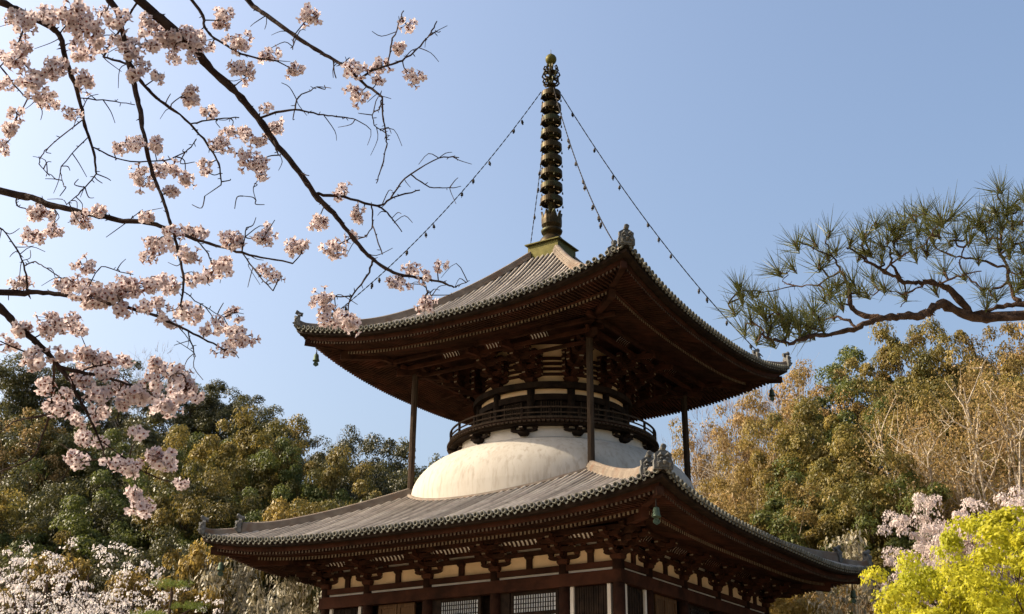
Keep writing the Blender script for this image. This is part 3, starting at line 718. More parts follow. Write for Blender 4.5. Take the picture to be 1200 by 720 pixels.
def leaves(P, Nrm, size, rg, asp=.55, fold=.25):
    "one folded diamond per point, turned roughly to Nrm"
    n = len(P); N_ = Nrm+rg.normal(size=(n, 3))*.55; N_ /= np.linalg.norm(N_, axis=1)[:, None]
    a = np.cross(N_, unit(n, rg)); a /= np.linalg.norm(a, axis=1)[:, None]+1e-9; b = np.cross(N_, a)
    s = size*rg.uniform(.6, 1.25, n)[:, None]
    V = np.stack([P-a*s, P+b*s*asp+N_*s*fold, P+a*s, P-b*s*asp+N_*s*fold], 1)
    return V.reshape(-1, 3)
def crown_points(rg, H, W, z0, nclump, nper, crad, flat=.7, shell=.55, lump=.35):
    "leaf points in clumps spread through an uneven egg"
    cz = (z0+H)/2; hz = (H-z0)/2; C_, R_ = [], []
    ph = rg.uniform(0, 6.28, 6)
    for i in range(nclump):
        u = unit(1, rg)[0]; r = shell+(1-shell)*rg.random()**.6
        az = math.atan2(u[1], u[0]); k = 1+lump*.5*(math.sin(2*az+ph[0])+math.sin(3*az+ph[1]+2*u[2]))+lump*.4*math.sin(5*u[2]+ph[2]+az)
        wz = 1.0 if u[2] > -.2 else .85
        C_.append((u[0]*W/2*r*k*wz, u[1]*W/2*r*k*wz, cz+u[2]*hz*r*(1-.10*math.sin(az*2+ph[3])))); R_.append(crad*rg.uniform(.6, 1.35))
    C_ = np.array(C_); C_[:, 2] = np.clip(C_[:, 2], z0*.7, H-crad*.3); P = []; N_ = []
    for c, r in zip(C_, R_):
        u = unit(nper, rg); u[:, 2] = np.where(u[:, 2] < -.35, -u[:, 2], u[:, 2]); rr = r*rg.uniform(.55, 1.05, nper)[:, None]
        P.append(c+u*rr*(1, 1, flat)); q = u+(0, 0, .5); N_.append(q)
    return C_, np.concatenate(P), np.concatenate(N_)
def wood_mesh(name, rg, C_, H, z0, r0, mt, nl, fine=0, fl=.6):
    mb = MB(); top = H*.86; bend = rg.normal(size=2)*.25
    tp = lambda u: np.array((bend[0]*math.sin(u*2.5)*H*.05, bend[1]*math.sin(u*3)*H*.05, top*u))
    mb.tube([tp(u) for u in np.linspace(0, 1, 7)], [r0*1.3]+[r0*(1-.85*u) for u in np.linspace(.15, 1, 6)], 7)
    idx = rg.choice(len(C_), min(nl, len(C_)), replace=False)
    for i in idx:
        c = C_[i]; u = max(.18, min(.9, (c[2]/top)*rg.uniform(.45, .75))); a = tp(u); r = r0*(1-.85*u)*.55
        m1 = a+(c-a)*.45+(0, 0, -.06*np.linalg.norm(c-a))+rg.normal(size=3)*.2
        mb.tube([a, m1, c+rg.normal(size=3)*.2], [r, r*.65, r*.2], 5)
        for q in range(fine):
            v = unit(1, rg)[0]; v[2] = abs(v[2])*.9+.2; e = m1+(c-m1)*rg.random(); l = fl*rg.uniform(.6, 1.5)*2
            mb.tube([e, e+v*l*.5+rg.normal(size=3)*.1*l, e+v*l+rg.normal(size=3)*.18*l], [r*.30, r*.2, r*.07], 3, cap=False)
    return mb.mesh(name, mt)
VAR = {}
def variants(kind, n, H, W, z0, nclump, nper, crad, lsize, asp=.55, flat=.7, shell=.55, r0=.2, nl=9, bark='bark', fine=0, lump=.35, fl=.6):
    for i in range(n):
        rg = np.random.default_rng(hash((len(VAR), i, n)) % 9999+17*i)
        C_, P, N_ = crown_points(rg, H, W, z0, nclump, nper, crad, flat, shell, lump)
        if kind == 'bare':                          # haze of fine upright twigs
            m = len(P); d = N_*.5+unit(m, rg)*.55+(0, 0, .55); d /= np.linalg.norm(d, axis=1)[:, None]; s = np.cross(d, unit(m, rg)); s /= np.linalg.norm(s, axis=1)[:, None]
            l = lsize*rg.uniform(.5, 1.4, m)[:, None]; V = np.stack([P-d*l-s*.014, P-d*l+s*.014, P+d*l], 1).reshape(-1, 3); cm = quad_mesh('crown', V, 3, LM['bare'])
        else: cm = quad_mesh('crown', leaves(P, N_, lsize, rg, asp), 4, LM[kind])
        VAR.setdefault(kind, []).append((H, W, wood_mesh('trunk', rg, C_, H, z0, r0, M[bark], nl, fine, fl), cm))
variants('dark', 3, 13, 9.5, 2.5, 140, 300, .90, .098, r0=.25, lump=.5, shell=.45)
variants('olive', 3, 12, 9.5, 2.0, 150, 340, .80, .085, r0=.22, nl=20, lump=.55, shell=.42)
variants('green', 2, 12, 9.0, 2.0, 130, 340, .80, .083, r0=.22, nl=18, lump=.6, shell=.4)
variants('amber', 2, 11.5, 9.0, 1.8, 170, 210, .68, .075, r0=.2, nl=34, fine=3, bark='pale_bark', lump=.6, shell=.38)
variants('gold', 2, 7, 6.0, 1.0, 90, 160, .6, .095, r0=.12)
variants('rust', 3, 11, 9.0, 2.0, 170, 130, .75, .085, r0=.2, nl=40, fine=4, bark='pale_bark', flat=.6)
variants('bare', 3, 13, 8.5, 3.0, 90, 22, 1.0, .30, r0=.16, nl=46, fine=7, bark='pale_bark', shell=.35, fl=.8)
variants('white', 3, 8, 9.5, 1.2, 230, 24, .36, .050, asp=.8, r0=.2, nl=34, fine=4, flat=.5, shell=.35, fl=.5)
variants('pink', 2, 9, 9.5, 2.4, 200, 110, .50, .058, asp=.8, r0=.2, nl=30, fine=3, flat=.55, shell=.4, fl=.5)
variants('maple', 3, 7.5, 6.4, 1.6, 200, 240, .50, .050, asp=.8, r0=.13, nl=30, fine=2, flat=.55, shell=.3, fl=.4)
variants('grey', 2, 4.5, 5.0, .4, 60, 70, .55, .085, r0=.06, nl=30, fine=4, bark='pale_bark', fl=.4)
for i in range(3):                                  # slender trees with several pale stems fanning out
    rg = np.random.default_rng(70+i); mb = MB(); H = 12.0; tips = []
    for k in range(5):
        a = k*1.26+rg.uniform(-.3, .3); sp = rg.uniform(.5, 2.2); e = np.array((math.cos(a)*sp, math.sin(a)*sp, H*rg.uniform(.78, .95)))
        P = smooth2([(0.1*math.cos(a), .1*math.sin(a), 0), e*(.30, .30, .3)+rg.normal(size=3)*.15, e*(.55, .55, .62)+rg.normal(size=3)*.22, e], 5); n = len(P)
        mb.tube(P, np.linspace(.12, .025, n), 6)
        for j in range(16):
            q = rg.integers(int(n*.35), n-1); u = unit(1, rg)[0]; u[2] = abs(u[2])*.8+.5; u /= np.linalg.norm(u); l = rg.uniform(.8, 2.2); b = P[q]+u*l*.5+rg.normal(size=3)*.1; c = P[q]+u*l+(u*(1, 1, .2))*l*.25
            mb.tube([P[q], b, c], [.035, .022, .008], 4, cap=False); tips.append(c)
            for z in range(4):
                v = unit(1, rg)[0]; v[2] = abs(v[2])+.2; d = b+(c-b)*rg.random(); f = d+v*rg.uniform(.4, 1.0); mb.tube([d, (d+f)/2+rg.normal(size=3)*.06, f], [.014, .010, .004], 3, cap=False); tips.append(f)
    T = np.array(tips); T = T[T[:, 2] > H*.45]; P = np.repeat(T, 22, axis=0)+rg.normal(size=(len(T)*22, 3))*.26
    VAR.setdefault('stem', []).append((H, 5.2, mb.mesh('trunk', M['pale_bark']), quad_mesh('crown', leaves(P, unit(len(P), rg)+(0, 0, .4), .055, rg), 4, LM['rust'])))
KN = {'dark': ('evergreen_tree', 'dark evergreen tree'), 'olive': ('broadleaf_tree', 'olive broadleaf tree'), 'green': ('leafy_tree', 'mid-green leafy tree'), 'amber': ('amber_tree', 'amber-brown leafy tree'), 'gold': ('golden_tree', 'small golden leaved tree'),
      'rust': ('budding_tree', 'brown budding tree'), 'bare': ('bare_tree', 'bare pale-twigged tree'), 'white': ('cherry_tree', 'white cherry tree'),
      'pink': ('cherry_tree', 'pink cherry tree'), 'maple': ('maple_tree', 'yellow-green maple'), 'grey': ('shrub', 'pale twiggy shrub'), 'stem': ('slender_tree', 'pale-stemmed slender tree')}
ORD = ['leftmost', 'second from the left', 'third from the left', 'fourth from the left', 'fifth from the left', 'sixth from the left', 'seventh from the left', 'eighth from the left', 'ninth from the left', 'tenth from the left', 'eleventh from the left']
ROWS = [
 ('on the left hill skyline', 'trees on the left hill skyline', [('dark',18,420,128,10),('dark',70,428,130,10),('dark',122,424,128,10),('bare',182,411,126,9),('dark',226,446,124,9),('dark',262,452,126,9),('dark',296,474,122,9),('dark',334,498,122,9),('bare',384,514,120,7),('dark',408,510,116,8),('dark',442,510,118,8),('dark',474,527,114,8),('dark',500,545,112,8)]),
 ('halfway up the left hill', 'trees halfway up the left hill', [('dark',5,476,98,9),('rust',40,482,96,8),('dark',85,500,97,9),('green',130,505,95,9),('dark',178,485,100,9),('green',222,512,90,9),('olive',262,494,92,10),('olive',304,492,91,10),('green',340,520,88,8),('dark',366,538,94,7),('olive',396,538,86,8),('dark',436,552,90,8),('dark',478,556,90,8)]),
 ('low on the left hill', 'trees low on the left hill', [('olive',-5,585,74,8),('dark',40,560,78,8),('green',82,588,73,8),('dark',128,570,76,8),('green',170,555,75,8),('dark',205,560,74,8),('olive',243,555,72,8),('green',286,575,71,7),('gold',326,585,68,5),('olive',372,598,69,7),('dark',420,590,72,7)]),
 ('below the left hill', 'trees below the left hill', [('dark',30,648,60,7),('gold',85,655,59,6),('dark',135,650,60,7),('gold',172,668,56,5),('white',12,622,54,8),('white',62,632,52,8),('white',110,628,55,8),('white',165,640,50,8),('white',45,672,46,7),('white',128,684,45,6)]),
 ('beside the left roof corner', 'shrubs beside the left roof corner', [('gold',232,640,58,5),('dark',205,632,60,6),('grey',268,655,57,5),('grey',312,672,58,5),('grey',352,664,52,4)]),
 ('on the right hill skyline', 'trees on the right hill skyline', [('bare',828,468,98,9),('rust',850,478,96,8),('bare',872,446,97,9),('rust',900,452,94,8),('bare',915,428,95,9),('rust',948,428,92,9),('green',1000,408,92,10),('olive',1050,388,90,9),('amber',1092,398,92,9),('olive',1128,390,90,9),('amber',1168,382,88,9),('rust',1205,374,90,9)]),
 ('halfway up the right hill', 'trees halfway up the right hill', [('bare',838,520,82,8),('amber',885,492,80,8),('olive',930,478,79,9),('olive',978,492,77,9),('green',1028,470,78,9),('olive',1072,452,76,9),('olive',1112,455,78,8),('rust',1150,440,76,9),('olive',1196,445,77,8)]),
 ('low on the right hill', 'trees low on the right hill', [('rust',838,570,70,8),('amber',884,560,69,8),('green',930,556,68,8),('olive',975,560,67,8),('olive',1022,545,67,8),('stem',1046,478,69,6),('green',1062,560,66,7),('stem',1092,462,67,6),('stem',1136,440,66,7),('stem',1182,446,67,7)]),
 ('behind the right roof corner', 'bushes behind the right roof corner', [('gold',915,690,60,5),('rust',958,672,61,5),('grey',1000,640,60,5)]),
 ('behind the yellow maples', 'pink cherry trees behind the maples', [('pink',1098,590,60,6),('pink',1140,580,61,7),('pink',1190,582,60,7)]),
 ('at the right edge below the hill', 'yellow maples at the right', [('maple',1088,662,27,2.3),('maple',1140,606,26,3.4),('maple',1196,602,25,4.6)])]
tn = 0
for where, grp, lst in ROWS:
    cnt = {}
    for e in lst: cnt[e[0]] = cnt.get(e[0], 0)+1
    seen = {}
    for kind, px, py, d, wd in lst:
        x, y, zt = ground_xy(px, py, d); zb = terrain(x, y); h = zt-zb
        if h < 3: zb = zt-3.5; h = 3.5
        H, W, tm_, cm = VAR[kind][tn % len(VAR[kind])]; nm, lb = KN[kind]; i = seen.get(kind, 0); seen[kind] = i+1
        # rooted in the slope: what is taller than a tree of its kind simply stands lower
        lab = f'{lb} {where}' if cnt[kind] == 1 else f'{lb} {where}, {ORD[i]}'
        if cnt[kind] > 1 and i == cnt[kind]-1: lab = f'{lb} {where}, rightmost'
        t = thing(nm, lab, nm.split('_')[-1] if 'tree' in nm else nm.replace('_tree', ''), (x, y, zb-.1), grp, rz=2.4*tn)
        sx = wd/W*1.12; t.scale = (sx, sx, (h+.1)/H)
        link('trunk', tm_, t); link('crown', cm, t); tn += 1
        #print('TREE', kind, px, round(h, 1), round(zb, 1))
# a small clipped pine at the bottom left
def pine_pads(mb, V, rg, pads, nlen, per):
    for c, r in pads:
        n = per; a = rg.uniform(0, 6.28, n); q = np.sqrt(rg.random(n))*r; P = np.stack([c[0]+q*np.cos(a), c[1]+q*np.sin(a), c[2]+rg.uniform(-.05, .12, n)], 1)
        for p in P:
            m = 9; d = unit(m, rg); d[:, 2] = np.abs(d[:, 2])*.9+.25; d /= np.linalg.norm(d, axis=1)[:, None]; s = np.cross(d, unit(m, rg)); s /= np.linalg.norm(s, axis=1)[:, None]
            V.append(np.stack([p-s*.006+d*0, p+s*.006+d*0, p+d*nlen], 1).reshape(-1, 3))
x, y, zt = ground_xy(203, 672, 42); zb = terrain(x, y); t = thing('pine_tree', 'small clipped green pine with flat pads among the white cherries, bottom left', 'pine', (x, y, zb))
rg = np.random.default_rng(5); h = zt-zb; mb = MB(); mb.tube([(0, 0, 0), (.1, .05, h*.4), (-.1, .1, h*.7), (.05, 0, h*.93)], [.14, .11, .08, .04], 7)
pads = [((.0, 0, h*.95), .7), ((.75, .2, h*.86), .6), ((-.8, -.1, h*.84), .65), ((.1, .8, h*.80), .6), ((.9, -.5, h*.74), .6), ((-.6, -.7, h*.72), .6), ((-.9, .6, h*.66), .7)]
for c, r in pads: mb.tube([(0, .05, c[2]-.5), (c[0]*.5, c[1]*.5, c[2]-.25), (c[0], c[1], c[2]-.03)], [.05, .04, .02], 5)
mb.build('trunk', M['bark'], t); V = []; pine_pads(mb, V, rg, pads, .16, 110); link('crown', quad_mesh('crown', np.concatenate(V), 3, LM['pad']), t)

# ------------------------------------------------------------------ the blossoming cherry overhead
M['petal'] = leaf_mat('petal', (.60,.485,.465), (.77,.68,.665), .42, .05, .6, .15)
M['stamen'] = mat('stamen', (.42,.17,.13), (.30,.10,.07), 30, .7)
M['calyx'] = mat('calyx', (.12,.035,.025), (.17,.07,.035), 30, .7)
def flower(V3, V4, MI4, o, nrm, rg, r=.018):
    nrm = nrm/np.linalg.norm(nrm); a = np.cross(nrm, unit(1, rg)[0]); a /= np.linalg.norm(a); b = np.cross(nrm, a); ph = rg.uniform(0, 6.28)
    cup = rg.uniform(.15, .55)
    for k in range(5):
        an = ph+2*PI*k/5; u = a*math.cos(an)+b*math.sin(an); s = np.cross(nrm, u)
        p0 = o+u*r*.12; p1 = o+u*r*.62+nrm*r*cup*.45; p2 = o+u*r*1.02+nrm*r*cup
        V4 += [p0, p1+s*r*.50, p2+s*r*.22, p1]; V4 += [p0, p1, p2+s*-.0, p1-s*r*.50]; V4 += [p1, p1+s*r*.46, p2+s*r*.25, p2-s*r*.25]
        MI4 += [0, 0, 0]
    for k in range(4):                              # stamens and the green-red calyx behind
        an = ph+k*1.57; u = a*math.cos(an)+b*math.sin(an); v = a*math.cos(an+1.57)+b*math.sin(an+1.57)
        V4 += [o, o+u*r*.30+nrm*r*.12, o+nrm*r*.30+(u+v)*r*.1, o+v*r*.30+nrm*r*.12]; MI4 += [1]
        V4 += [o-nrm*r*.75, o+u*r*.2-nrm*r*.02, o+(u+v)*r*.18-nrm*r*.02, o+v*r*.2-nrm*r*.02]; MI4 += [2]
def blossom_mesh(seed, nf, R, half):
    rg = np.random.default_rng(seed); V4 = []; MI = []; us = []; sq = rg.uniform(.6, 1.3, 3); off = unit(1, rg)[0]*R*.9
    while len(us) < nf:
        u = unit(1, rg)[0]
        if half and u[2] > .45: continue
        if all(u@w_ < .72 for w_ in us) or rg.random() < .06: us.append(u)
    for u in us:
        l = R*rg.uniform(.45, 1.25); o = u*l*sq+off*(rg.random()-.3); nrm = u+rg.normal(size=3)*.28
        flower(None, V4, MI, o, nrm, rg, .0185*rg.uniform(.88, 1.12))
        e = o-nrm/np.linalg.norm(nrm)*.012; m = e*.5+np.array((0, 0, .006)); s = np.cross(u, (.3, .5, .8)); s /= np.linalg.norm(s); s2 = np.cross(u, s)
        for w_ in (s, s2):
            V4 += [w_*.0009, m+w_*.0009, m-w_*.0009, -w_*.0009]; V4 += [m+w_*.0009, e+w_*.0012, e-w_*.0012, m-w_*.0009]; MI += [2, 2]
    return quad_mesh('blossom_cluster', np.array(V4), 4, [M['petal'], M['stamen'], M['calyx']], MI)
BL = [blossom_mesh(11+i, nf, R, hf) for i, (nf, R, hf) in enumerate(((12, .034, False), (14, .038, True), (10, .030, True), (13, .036, False), (7, .026, False), (15, .042, True), (4, .022, False)))]

def smooth_path(P, sub=4):
    P = np.array(P, float); out = []
    for i in range(len(P)-1):
        p0 = P[max(0, i-1)]; p1 = P[i]; p2 = P[i+1]; p3 = P[min(len(P)-1, i+2)]
        for k in range(sub):
            u = k/sub; out.append(.5*((2*p1)+(p2-p0)*u+(2*p0-5*p1+4*p2-p3)*u*u+(3*p1-p0-3*p2+p3)*u**3))
    out.append(P[-1]); return np.array(out)
class Limbs:
    "branches traced as (bearing, elevation) runs, each at its own distance, joined where they fork"
    def __init__(s, tree, base, mt, rg): s.t = tree; s.base = np.array(base, float); s.mt = mt; s.rg = rg; s.px = []; s.P = []; s.R = []; s.mbs = []
    def nearest(s, px, py):
        best = (1e9, 0, 0)
        for i, a in enumerate(s.px):
            q = np.hypot(a[:, 0]-px, a[:, 1]-py); j = int(q.argmin())
            if q[j] < best[0]: best = (q[j], i, j)
        return best
    def limb(s, pts, w0, w1, d0=None, d1=None, rough=.12, n=7):
        rg = s.rg; pts = np.array(pts, float)
        if d0 is None:
            q, i, j = s.nearest(*pts[0])
            d0 = np.linalg.norm(s.P[i][j]-CAM); pts[0] = s.px[i][j]; w0 = min(w0, s.R[i][j]*2/d0*FPX*.95)
        if d1 is None: d1 = d0+rg.uniform(-.35, .35)
        q = smooth_path(pts, 5); m = len(q); q[1:-1] += rg.normal(size=(m-2, 2))*(.45 if rough < .15 else 1.0)
        L = np.linspace(0, 1, m); d = d0+(d1-d0)*L; P = np.array([at(a[0], a[1], dd) for a, dd in zip(q, d)])
        R = (w0+(w1-w0)*L)*.5/FPX*d*(1+rg.normal(size=m)*rough*.6); R = np.maximum(R, .0011)
        mb = MB(); mb.tube(P-s.base, R, (n+3 if rough > .15 else n) if w0 > 3 else 5, jit=rough)
        for k in range(int(m*.5)):                  # spurs and buds
            i = rg.integers(1, m-1); u = unit(1, rg)[0]; l = R[i]*1.0+rg.uniform(.004, .016)
            mb.tube([P[i]-s.base, P[i]-s.base+u*l*.6, P[i]-s.base+u*l], [max(.0012, R[i]*.35), max(.0018, R[i]*.28), .0008], 4)
        s.px.append(q); s.P.append(P); s.R.append(R); s.mbs.append(mb); return len(s.P)-1
    def twig_to(s, px, py, w0=1.7, bow=5.0, maxd=1e9):
        "a thin twig from the nearest limb out to the point; gives the end point and distance"
        q, i, j = s.nearest(px, py); rg = s.rg; a = s.P[i][j]; d0 = np.linalg.norm(a-CAM); dd = d0+rg.uniform(-.13, .13)*min(1.0, .3+q/40)
        e = at(px, py, dd)
        if q > 4:
            p0 = s.px[i][j]; mid = (p0+np.array((px, py)))/2+rg.normal(size=2)*bow*min(1, q/30); P = smooth_path([a, at(mid[0], mid[1], (d0+dd)/2), e], 4)
            R = np.linspace(w0, w0*.6, len(P))*.5/FPX*d0; s.mbs[i].tube(P-s.base, R, 4)
            if q > 14:
                s.px.append(np.array([p0+(np.array((px, py))-p0)*u for u in (.5, .75, 1)])); s.P.append(P[[4, 6, 8]]); s.R.append(R[[4, 6, 8]]); s.mbs.append(s.mbs[i])
        return e
    def finish(s, name):
        done = set()
        for mb in s.mbs:
            if id(mb) in done: continue
            done.add(id(mb)); mb.build(name, s.mt, s.t)
base = at(-520, 360, 5.0); base = np.array((base[0], base[1], GZ))
CH = thing('cherry_tree', 'blossoming cherry tree close overhead, dark branches with pale pink flower clusters from the left', 'cherry tree', tuple(base))
rg = np.random.default_rng(21); LB = Limbs(CH, base, M['cbark'], rg)
top = at(-480, -160, 5.1); mb = MB(); mid = at(-540, 300, 5.0)
mb.tube(smooth_path([(0, 0, -.2), (0.02, .05, .9), mid-base, at(-500, 60, 5.05)-base, top-base], 4), list(np.linspace(.24, .10, 17)), 20, jit=.05); mb.build('trunk', M['cbark'], CH, True)
T1, T2, T3 = (-480, -150), (-510, 60), (-535, 250)
BR = [
 ([T1,(-200,-230),(40,-120),(163,0),(192,26),(224,53),(243,77),(272,104),(298,133),(320,164),(351,202),(373,233),(395,255),(417,283),(437,304),(462,320),(489,326),(514,330),(532,337)], 11, 1.6, 5.0, 4.5),
 ([(375,226),(403,231),(442,241),(462,231),(492,223)], 3.2, 1.2), ([(442,241),(456,252),(471,272)], 2.2, 1),
 ([(459,233),(475,209),(514,186),(538,185)], 2, 1), ([(481,206),(503,219),(527,220)], 1.6, .9), ([(431,242),(437,260),(428,277),(414,277)], 1.7, 1), ([(437,263),(448,298)], 1.4, 1.2),
 ([(437,304),(430,324),(412,347),(406,372)], 2.4, 1.2), ([(412,347),(392,348)], 1.8, 1.2), ([(492,327),(500,340),(498,352)], 1.6, 1), ([(500,340),(506,347)], 1.2, .8), ([(532,337),(539,334),(550,329)], 1.4, .8),
 ([(312,137),(339,129),(367,133),(395,137),(416,140)], 2.4, 1), ([(345,128),(350,114),(371,102)], 2, 1), ([(320,164),(326,181),(330,180)], 1.5, 1), ([(350,202),(362,206)], 1.6, 1),
 ([(-200,-230),(60,-190),(220,-70),(289,0),(312,18),(345,42),(375,61),(400,76),(425,97),(448,114)], 6, 2.2, 5.1, 4.2),
 ([(448,114),(449,139),(452,158),(453,172),(446,200),(441,215)], 1.9, 1), ([(446,116),(444,128),(437,133),(439,147),(453,157)], 1.3, .9), ([(420,89),(437,82),(464,74),(481,65),(495,51),(505,39),(512,25)], 2.6, 1.1), ([(505,39),(516,37)], 1.1, .8),
 ([(453,74),(459,50),(467,28),(473,13)], 1.7, 1), ([(344,43),(343,58)], 1.5, 1), ([(389,74),(394,92)], 1.3, .9), ([(400,75),(410,68)], 1.3, .9),
 ([T1,(-180,-120),(60,-80),(129,0),(141,29),(150,70),(157,99),(164,128),(168,157),(179,204),(191,234),(200,261),(209,295),(215,328),(212,359)], 7, 1.8, 5.0, 4.1),
 ([T1,(-220,-90),(-60,-20),(6,5),(35,19),(64,35),(72,48),(78,73),(93,115),(99,147),(110,179),(113,204)], 8, 1.8, 5.0, 4.7),
 ([(113,204),(96,224),(78,240)], 1.5, .9), ([(86,142),(64,166),(49,182),(48,195),(67,211)], 1.3, .8), ([(99,163),(73,195),(75,219)], 1.2, .8), ([(93,118),(128,118),(158,123)], 1.3, .8),
 ([(150,70),(166,96),(188,118),(217,140),(243,169),(256,192),(259,217)], 3.6, 1.2), ([(220,144),(249,140),(280,138)], 1.8, 1), ([(112,172),(144,188),(192,188),(220,176),(230,163)], 1.5, 1),
 ([(-200,-230),(100,-110),(224,0),(240,32),(256,48),(287,65),(325,72)], 4, 1.3, 5.1, 4.8), ([(163,3),(121,67)], 2.5, 2), ([(121,67),(150,75)], 3, 2.6), ([(35,19),(20,60),(44,90)], 2, 1), ([(0,78),(28,112),(44,118)], 1.6, 1, 4.8, 4.8),
 ([T2,(-250,150),(0,223),(37,232),(61,241),(101,250),(137,258),(171,261),(199,269),(229,281),(269,292),(306,302),(343,309)], 8, 1.4, 5.0, 4.3), ([(285,299),(300,319),(320,341)], 1.7, 1), ([(284,296),(289,267)], 1.6, 1), ([(229,281),(244,298),(250,318)], 1.4, .9), ([(14,227),(20,240),(35,247)], 1.5, 1), ([(61,241),(67,250)], 1.4, .8), ([(150,256),(167,246)], 1.2, .8),
 ([T3,(-240,330),(0,343),(37,343),(70,345),(98,351),(147,360),(183,371),(214,385),(244,400),(266,411)], 6.5, 1.3, 5.0, 4.5), ([(220,391),(226,408),(229,418)], 1.4, .9), ([(32,342),(29,316),(23,298),(9,276),(0,267)], 2, 1), ([(29,310),(40,307),(55,315),(73,327)], 1.4, .9), ([(98,351),(116,315),(137,318),(156,322)], 1.2, .8), ([(215,340),(240,360),(262,372)], 1.1, .8),
 ([T3,(-260,300),(-80,310),(0,362),(20,383),(43,401),(63,423),(80,443),(93,467),(110,500),(124,536)], 10, 1.2, 5.0, 4.6), ([(72,432),(100,437),(133,445),(167,457)], 4, 1.6), ([(63,423),(62,460),(57,487),(50,510),(37,537),(0,553)], 2.6, 1.1), ([(57,487),(20,493),(0,507)], 1.7, 1), ([(43,401),(40,415),(0,400)], 2, 1.2), ([(167,457),(195,440),(212,438)], 1.5, 1), ([(124,536),(100,541),(80,536)], 1.2, .8), ([(118,520),(160,547),(183,560),(205,566)], 1.2, .8), ([(150,548),(160,570),(166,588)], 1.0, .7), ([(80,443),(110,430),(150,422)], 2, 1)]
for e in BR: LB.limb(e[0], e[1]*1.2, e[2]*1.25, e[3] if len(e) > 3 else None, e[4] if len(e) > 4 else None)
CLU = [(25,22,30,22,8),(15,58,16,20,4),(45,72,26,30,10),(50,105,13,14,3),(54,122,7,6,1),(75,14,24,12,5),(110,24,24,18,7),(150,20,22,16,4),(100,55,24,12,5),(175,45,22,26,9),(200,55,22,22,7),(225,55,16,22,6),(241,45,12,20,3),(150,62,26,16,5),(165,84,12,8,2),(98,104,11,11,2),(85,136,8,6,1),
 (186,95,12,10,2),(225,110,10,16,3),(246,128,5,8,1),(262,28,12,18,5),(20,135,4,4,1),(8,150,5,6,1),(4,172,6,8,1),(4,100,4,3,1),(140,165,9,8,2),(160,172,5,4,1),(182,170,8,4,1),(165,206,12,9,3),(195,198,10,6,2),(222,212,8,6,1),(256,165,9,6,2),(250,196,10,10,2),(206,224,8,4,1),(270,150,4,5,1),
 (363,12,7,7,2),(345,72,10,12,3),(290,86,14,15,4),(283,50,7,12,2),(310,62,7,7,1),(418,80,4,4,1),(440,95,4,3,1),(425,109,5,3,1),(465,55,4,4,1),(480,88,11,11,3),(450,75,5,4,1),(480,30,2,3,1),(311,128,2,2,1),(327,147,8,10,2),(281,155,6,5,1),(300,165,10,9,3),(300,196,5,7,1),
 (305,201,8,10,2),(290,188,5,6,1),(404,219,4,4,1),(390,232,7,5,1),(415,250,11,8,3),(372,257,6,9,2),(395,292,10,9,3),(410,279,4,3,1),(460,332,12,5,2),(483,315,6,5,1),(496,325,2,3,1),(516,315,2,3,1),(500,355,10,4,2),(376,352,9,11,3),(380,372,7,5,1),(410,373,9,6,2),
 (303,278,7,5,2),(347,289,4,4,2),(277,282,4,6,1),(309,317,3,3,1),(323,329,3,4,1),(42,247,6,5,2),(60,267,7,4,2),(36,272,5,4,1),(90,253,5,2,1),(116,247,5,4,1),(98,259,2,2,1),(170,257,5,3,1),(225,270,8,4,2),(268,282,11,5,3),(180,291,9,10,3),(172,306,5,8,1),(200,275,10,7,2),(255,311,9,10,3),(244,326,5,3,1),(220,300,6,11,2),(231,328,5,3,1),
 (105,310,8,12,3),(80,332,8,5,2),(20,333,8,5,2),(125,345,30,11,8),(160,335,18,11,5),(190,335,14,11,4),(110,353,16,7,3),(176,355,11,7,3),(215,365,15,6,3),(195,380,8,5,2),(141,362,7,6,2),(206,330,8,8,2),(270,365,5,6,1),(250,386,9,8,3),(272,384,4,4,1),(285,395,7,5,2),(268,412,5,3,1),
 (55,385,17,14,6),(30,395,12,12,4),(90,385,10,12,4),(40,416,17,9,5),(12,406,8,6,2),(90,420,22,11,7),(115,430,16,11,6),(145,425,12,7,3),(95,446,12,9,4),(52,451,5,5,2),(72,470,14,11,5),(125,460,17,9,5),(155,455,9,11,4),(176,465,8,6,2),(190,430,8,11,3),(181,443,6,4,1),(210,440,8,5,2),(215,461,11,11,4),(195,478,11,5,3),(233,463,4,6,1),
 (88,493,8,5,2),(115,482,10,5,2),(145,478,6,5,1),(160,505,9,9,3),(97,514,6,5,2),(118,518,3,3,1),(90,538,6,3,2),(130,542,9,4,3),(150,548,6,5,2),(178,534,7,4,2),(195,546,5,9,2),(213,565,5,4,1),(158,580,4,5,2),(169,590,5,5,2)]
nb = 0; extra = []
for (cx, cy, rx, ry, n) in CLU:
    for i in range(n if n < 3 else max(2, round(n*.8))):
        a = rg.uniform(0, 6.28); q = math.sqrt(rg.random()); px, py = cx+rx*q*math.cos(a), cy+ry*q*math.sin(a)
        e = LB.twig_to(px, py); k = rg.integers(0, 6) if rg.random() < .9 else 6
        if n == 1 and rx < 4: k = (4, 6)[i % 2]
        bo = link('blossom_cluster', BL[k], CH, tuple(e-base)); bo.rotation_euler = (rg.uniform(-.5, .5), rg.uniform(-.5, .5), rg.uniform(0, 6.28)); s_ = rg.uniform(.68, 1.04); bo.scale = (s_, s_, s_); nb += 1
for (px, py) in [(60,190),(82,200),(92,210),(70,230),(110,232),(120,215),(60,180),(130,212),(300,235),(322,258),(300,255),(285,230),(270,210),(310,240),(240,230),(225,240),(150,190),(215,175),(228,190),(200,110),(225,100),(345,140),(380,100),(298,215),(275,245),(232,152),(258,150),(330,330),(335,310),(246,335),(262,355),(18,345),(10,352),(100,465),(45,470),(40,500),(25,520),(140,500),(70,520),(230,405),(280,420)]:
    LB.twig_to(px, py, 1.5, 9)
nl_ = len(BR)
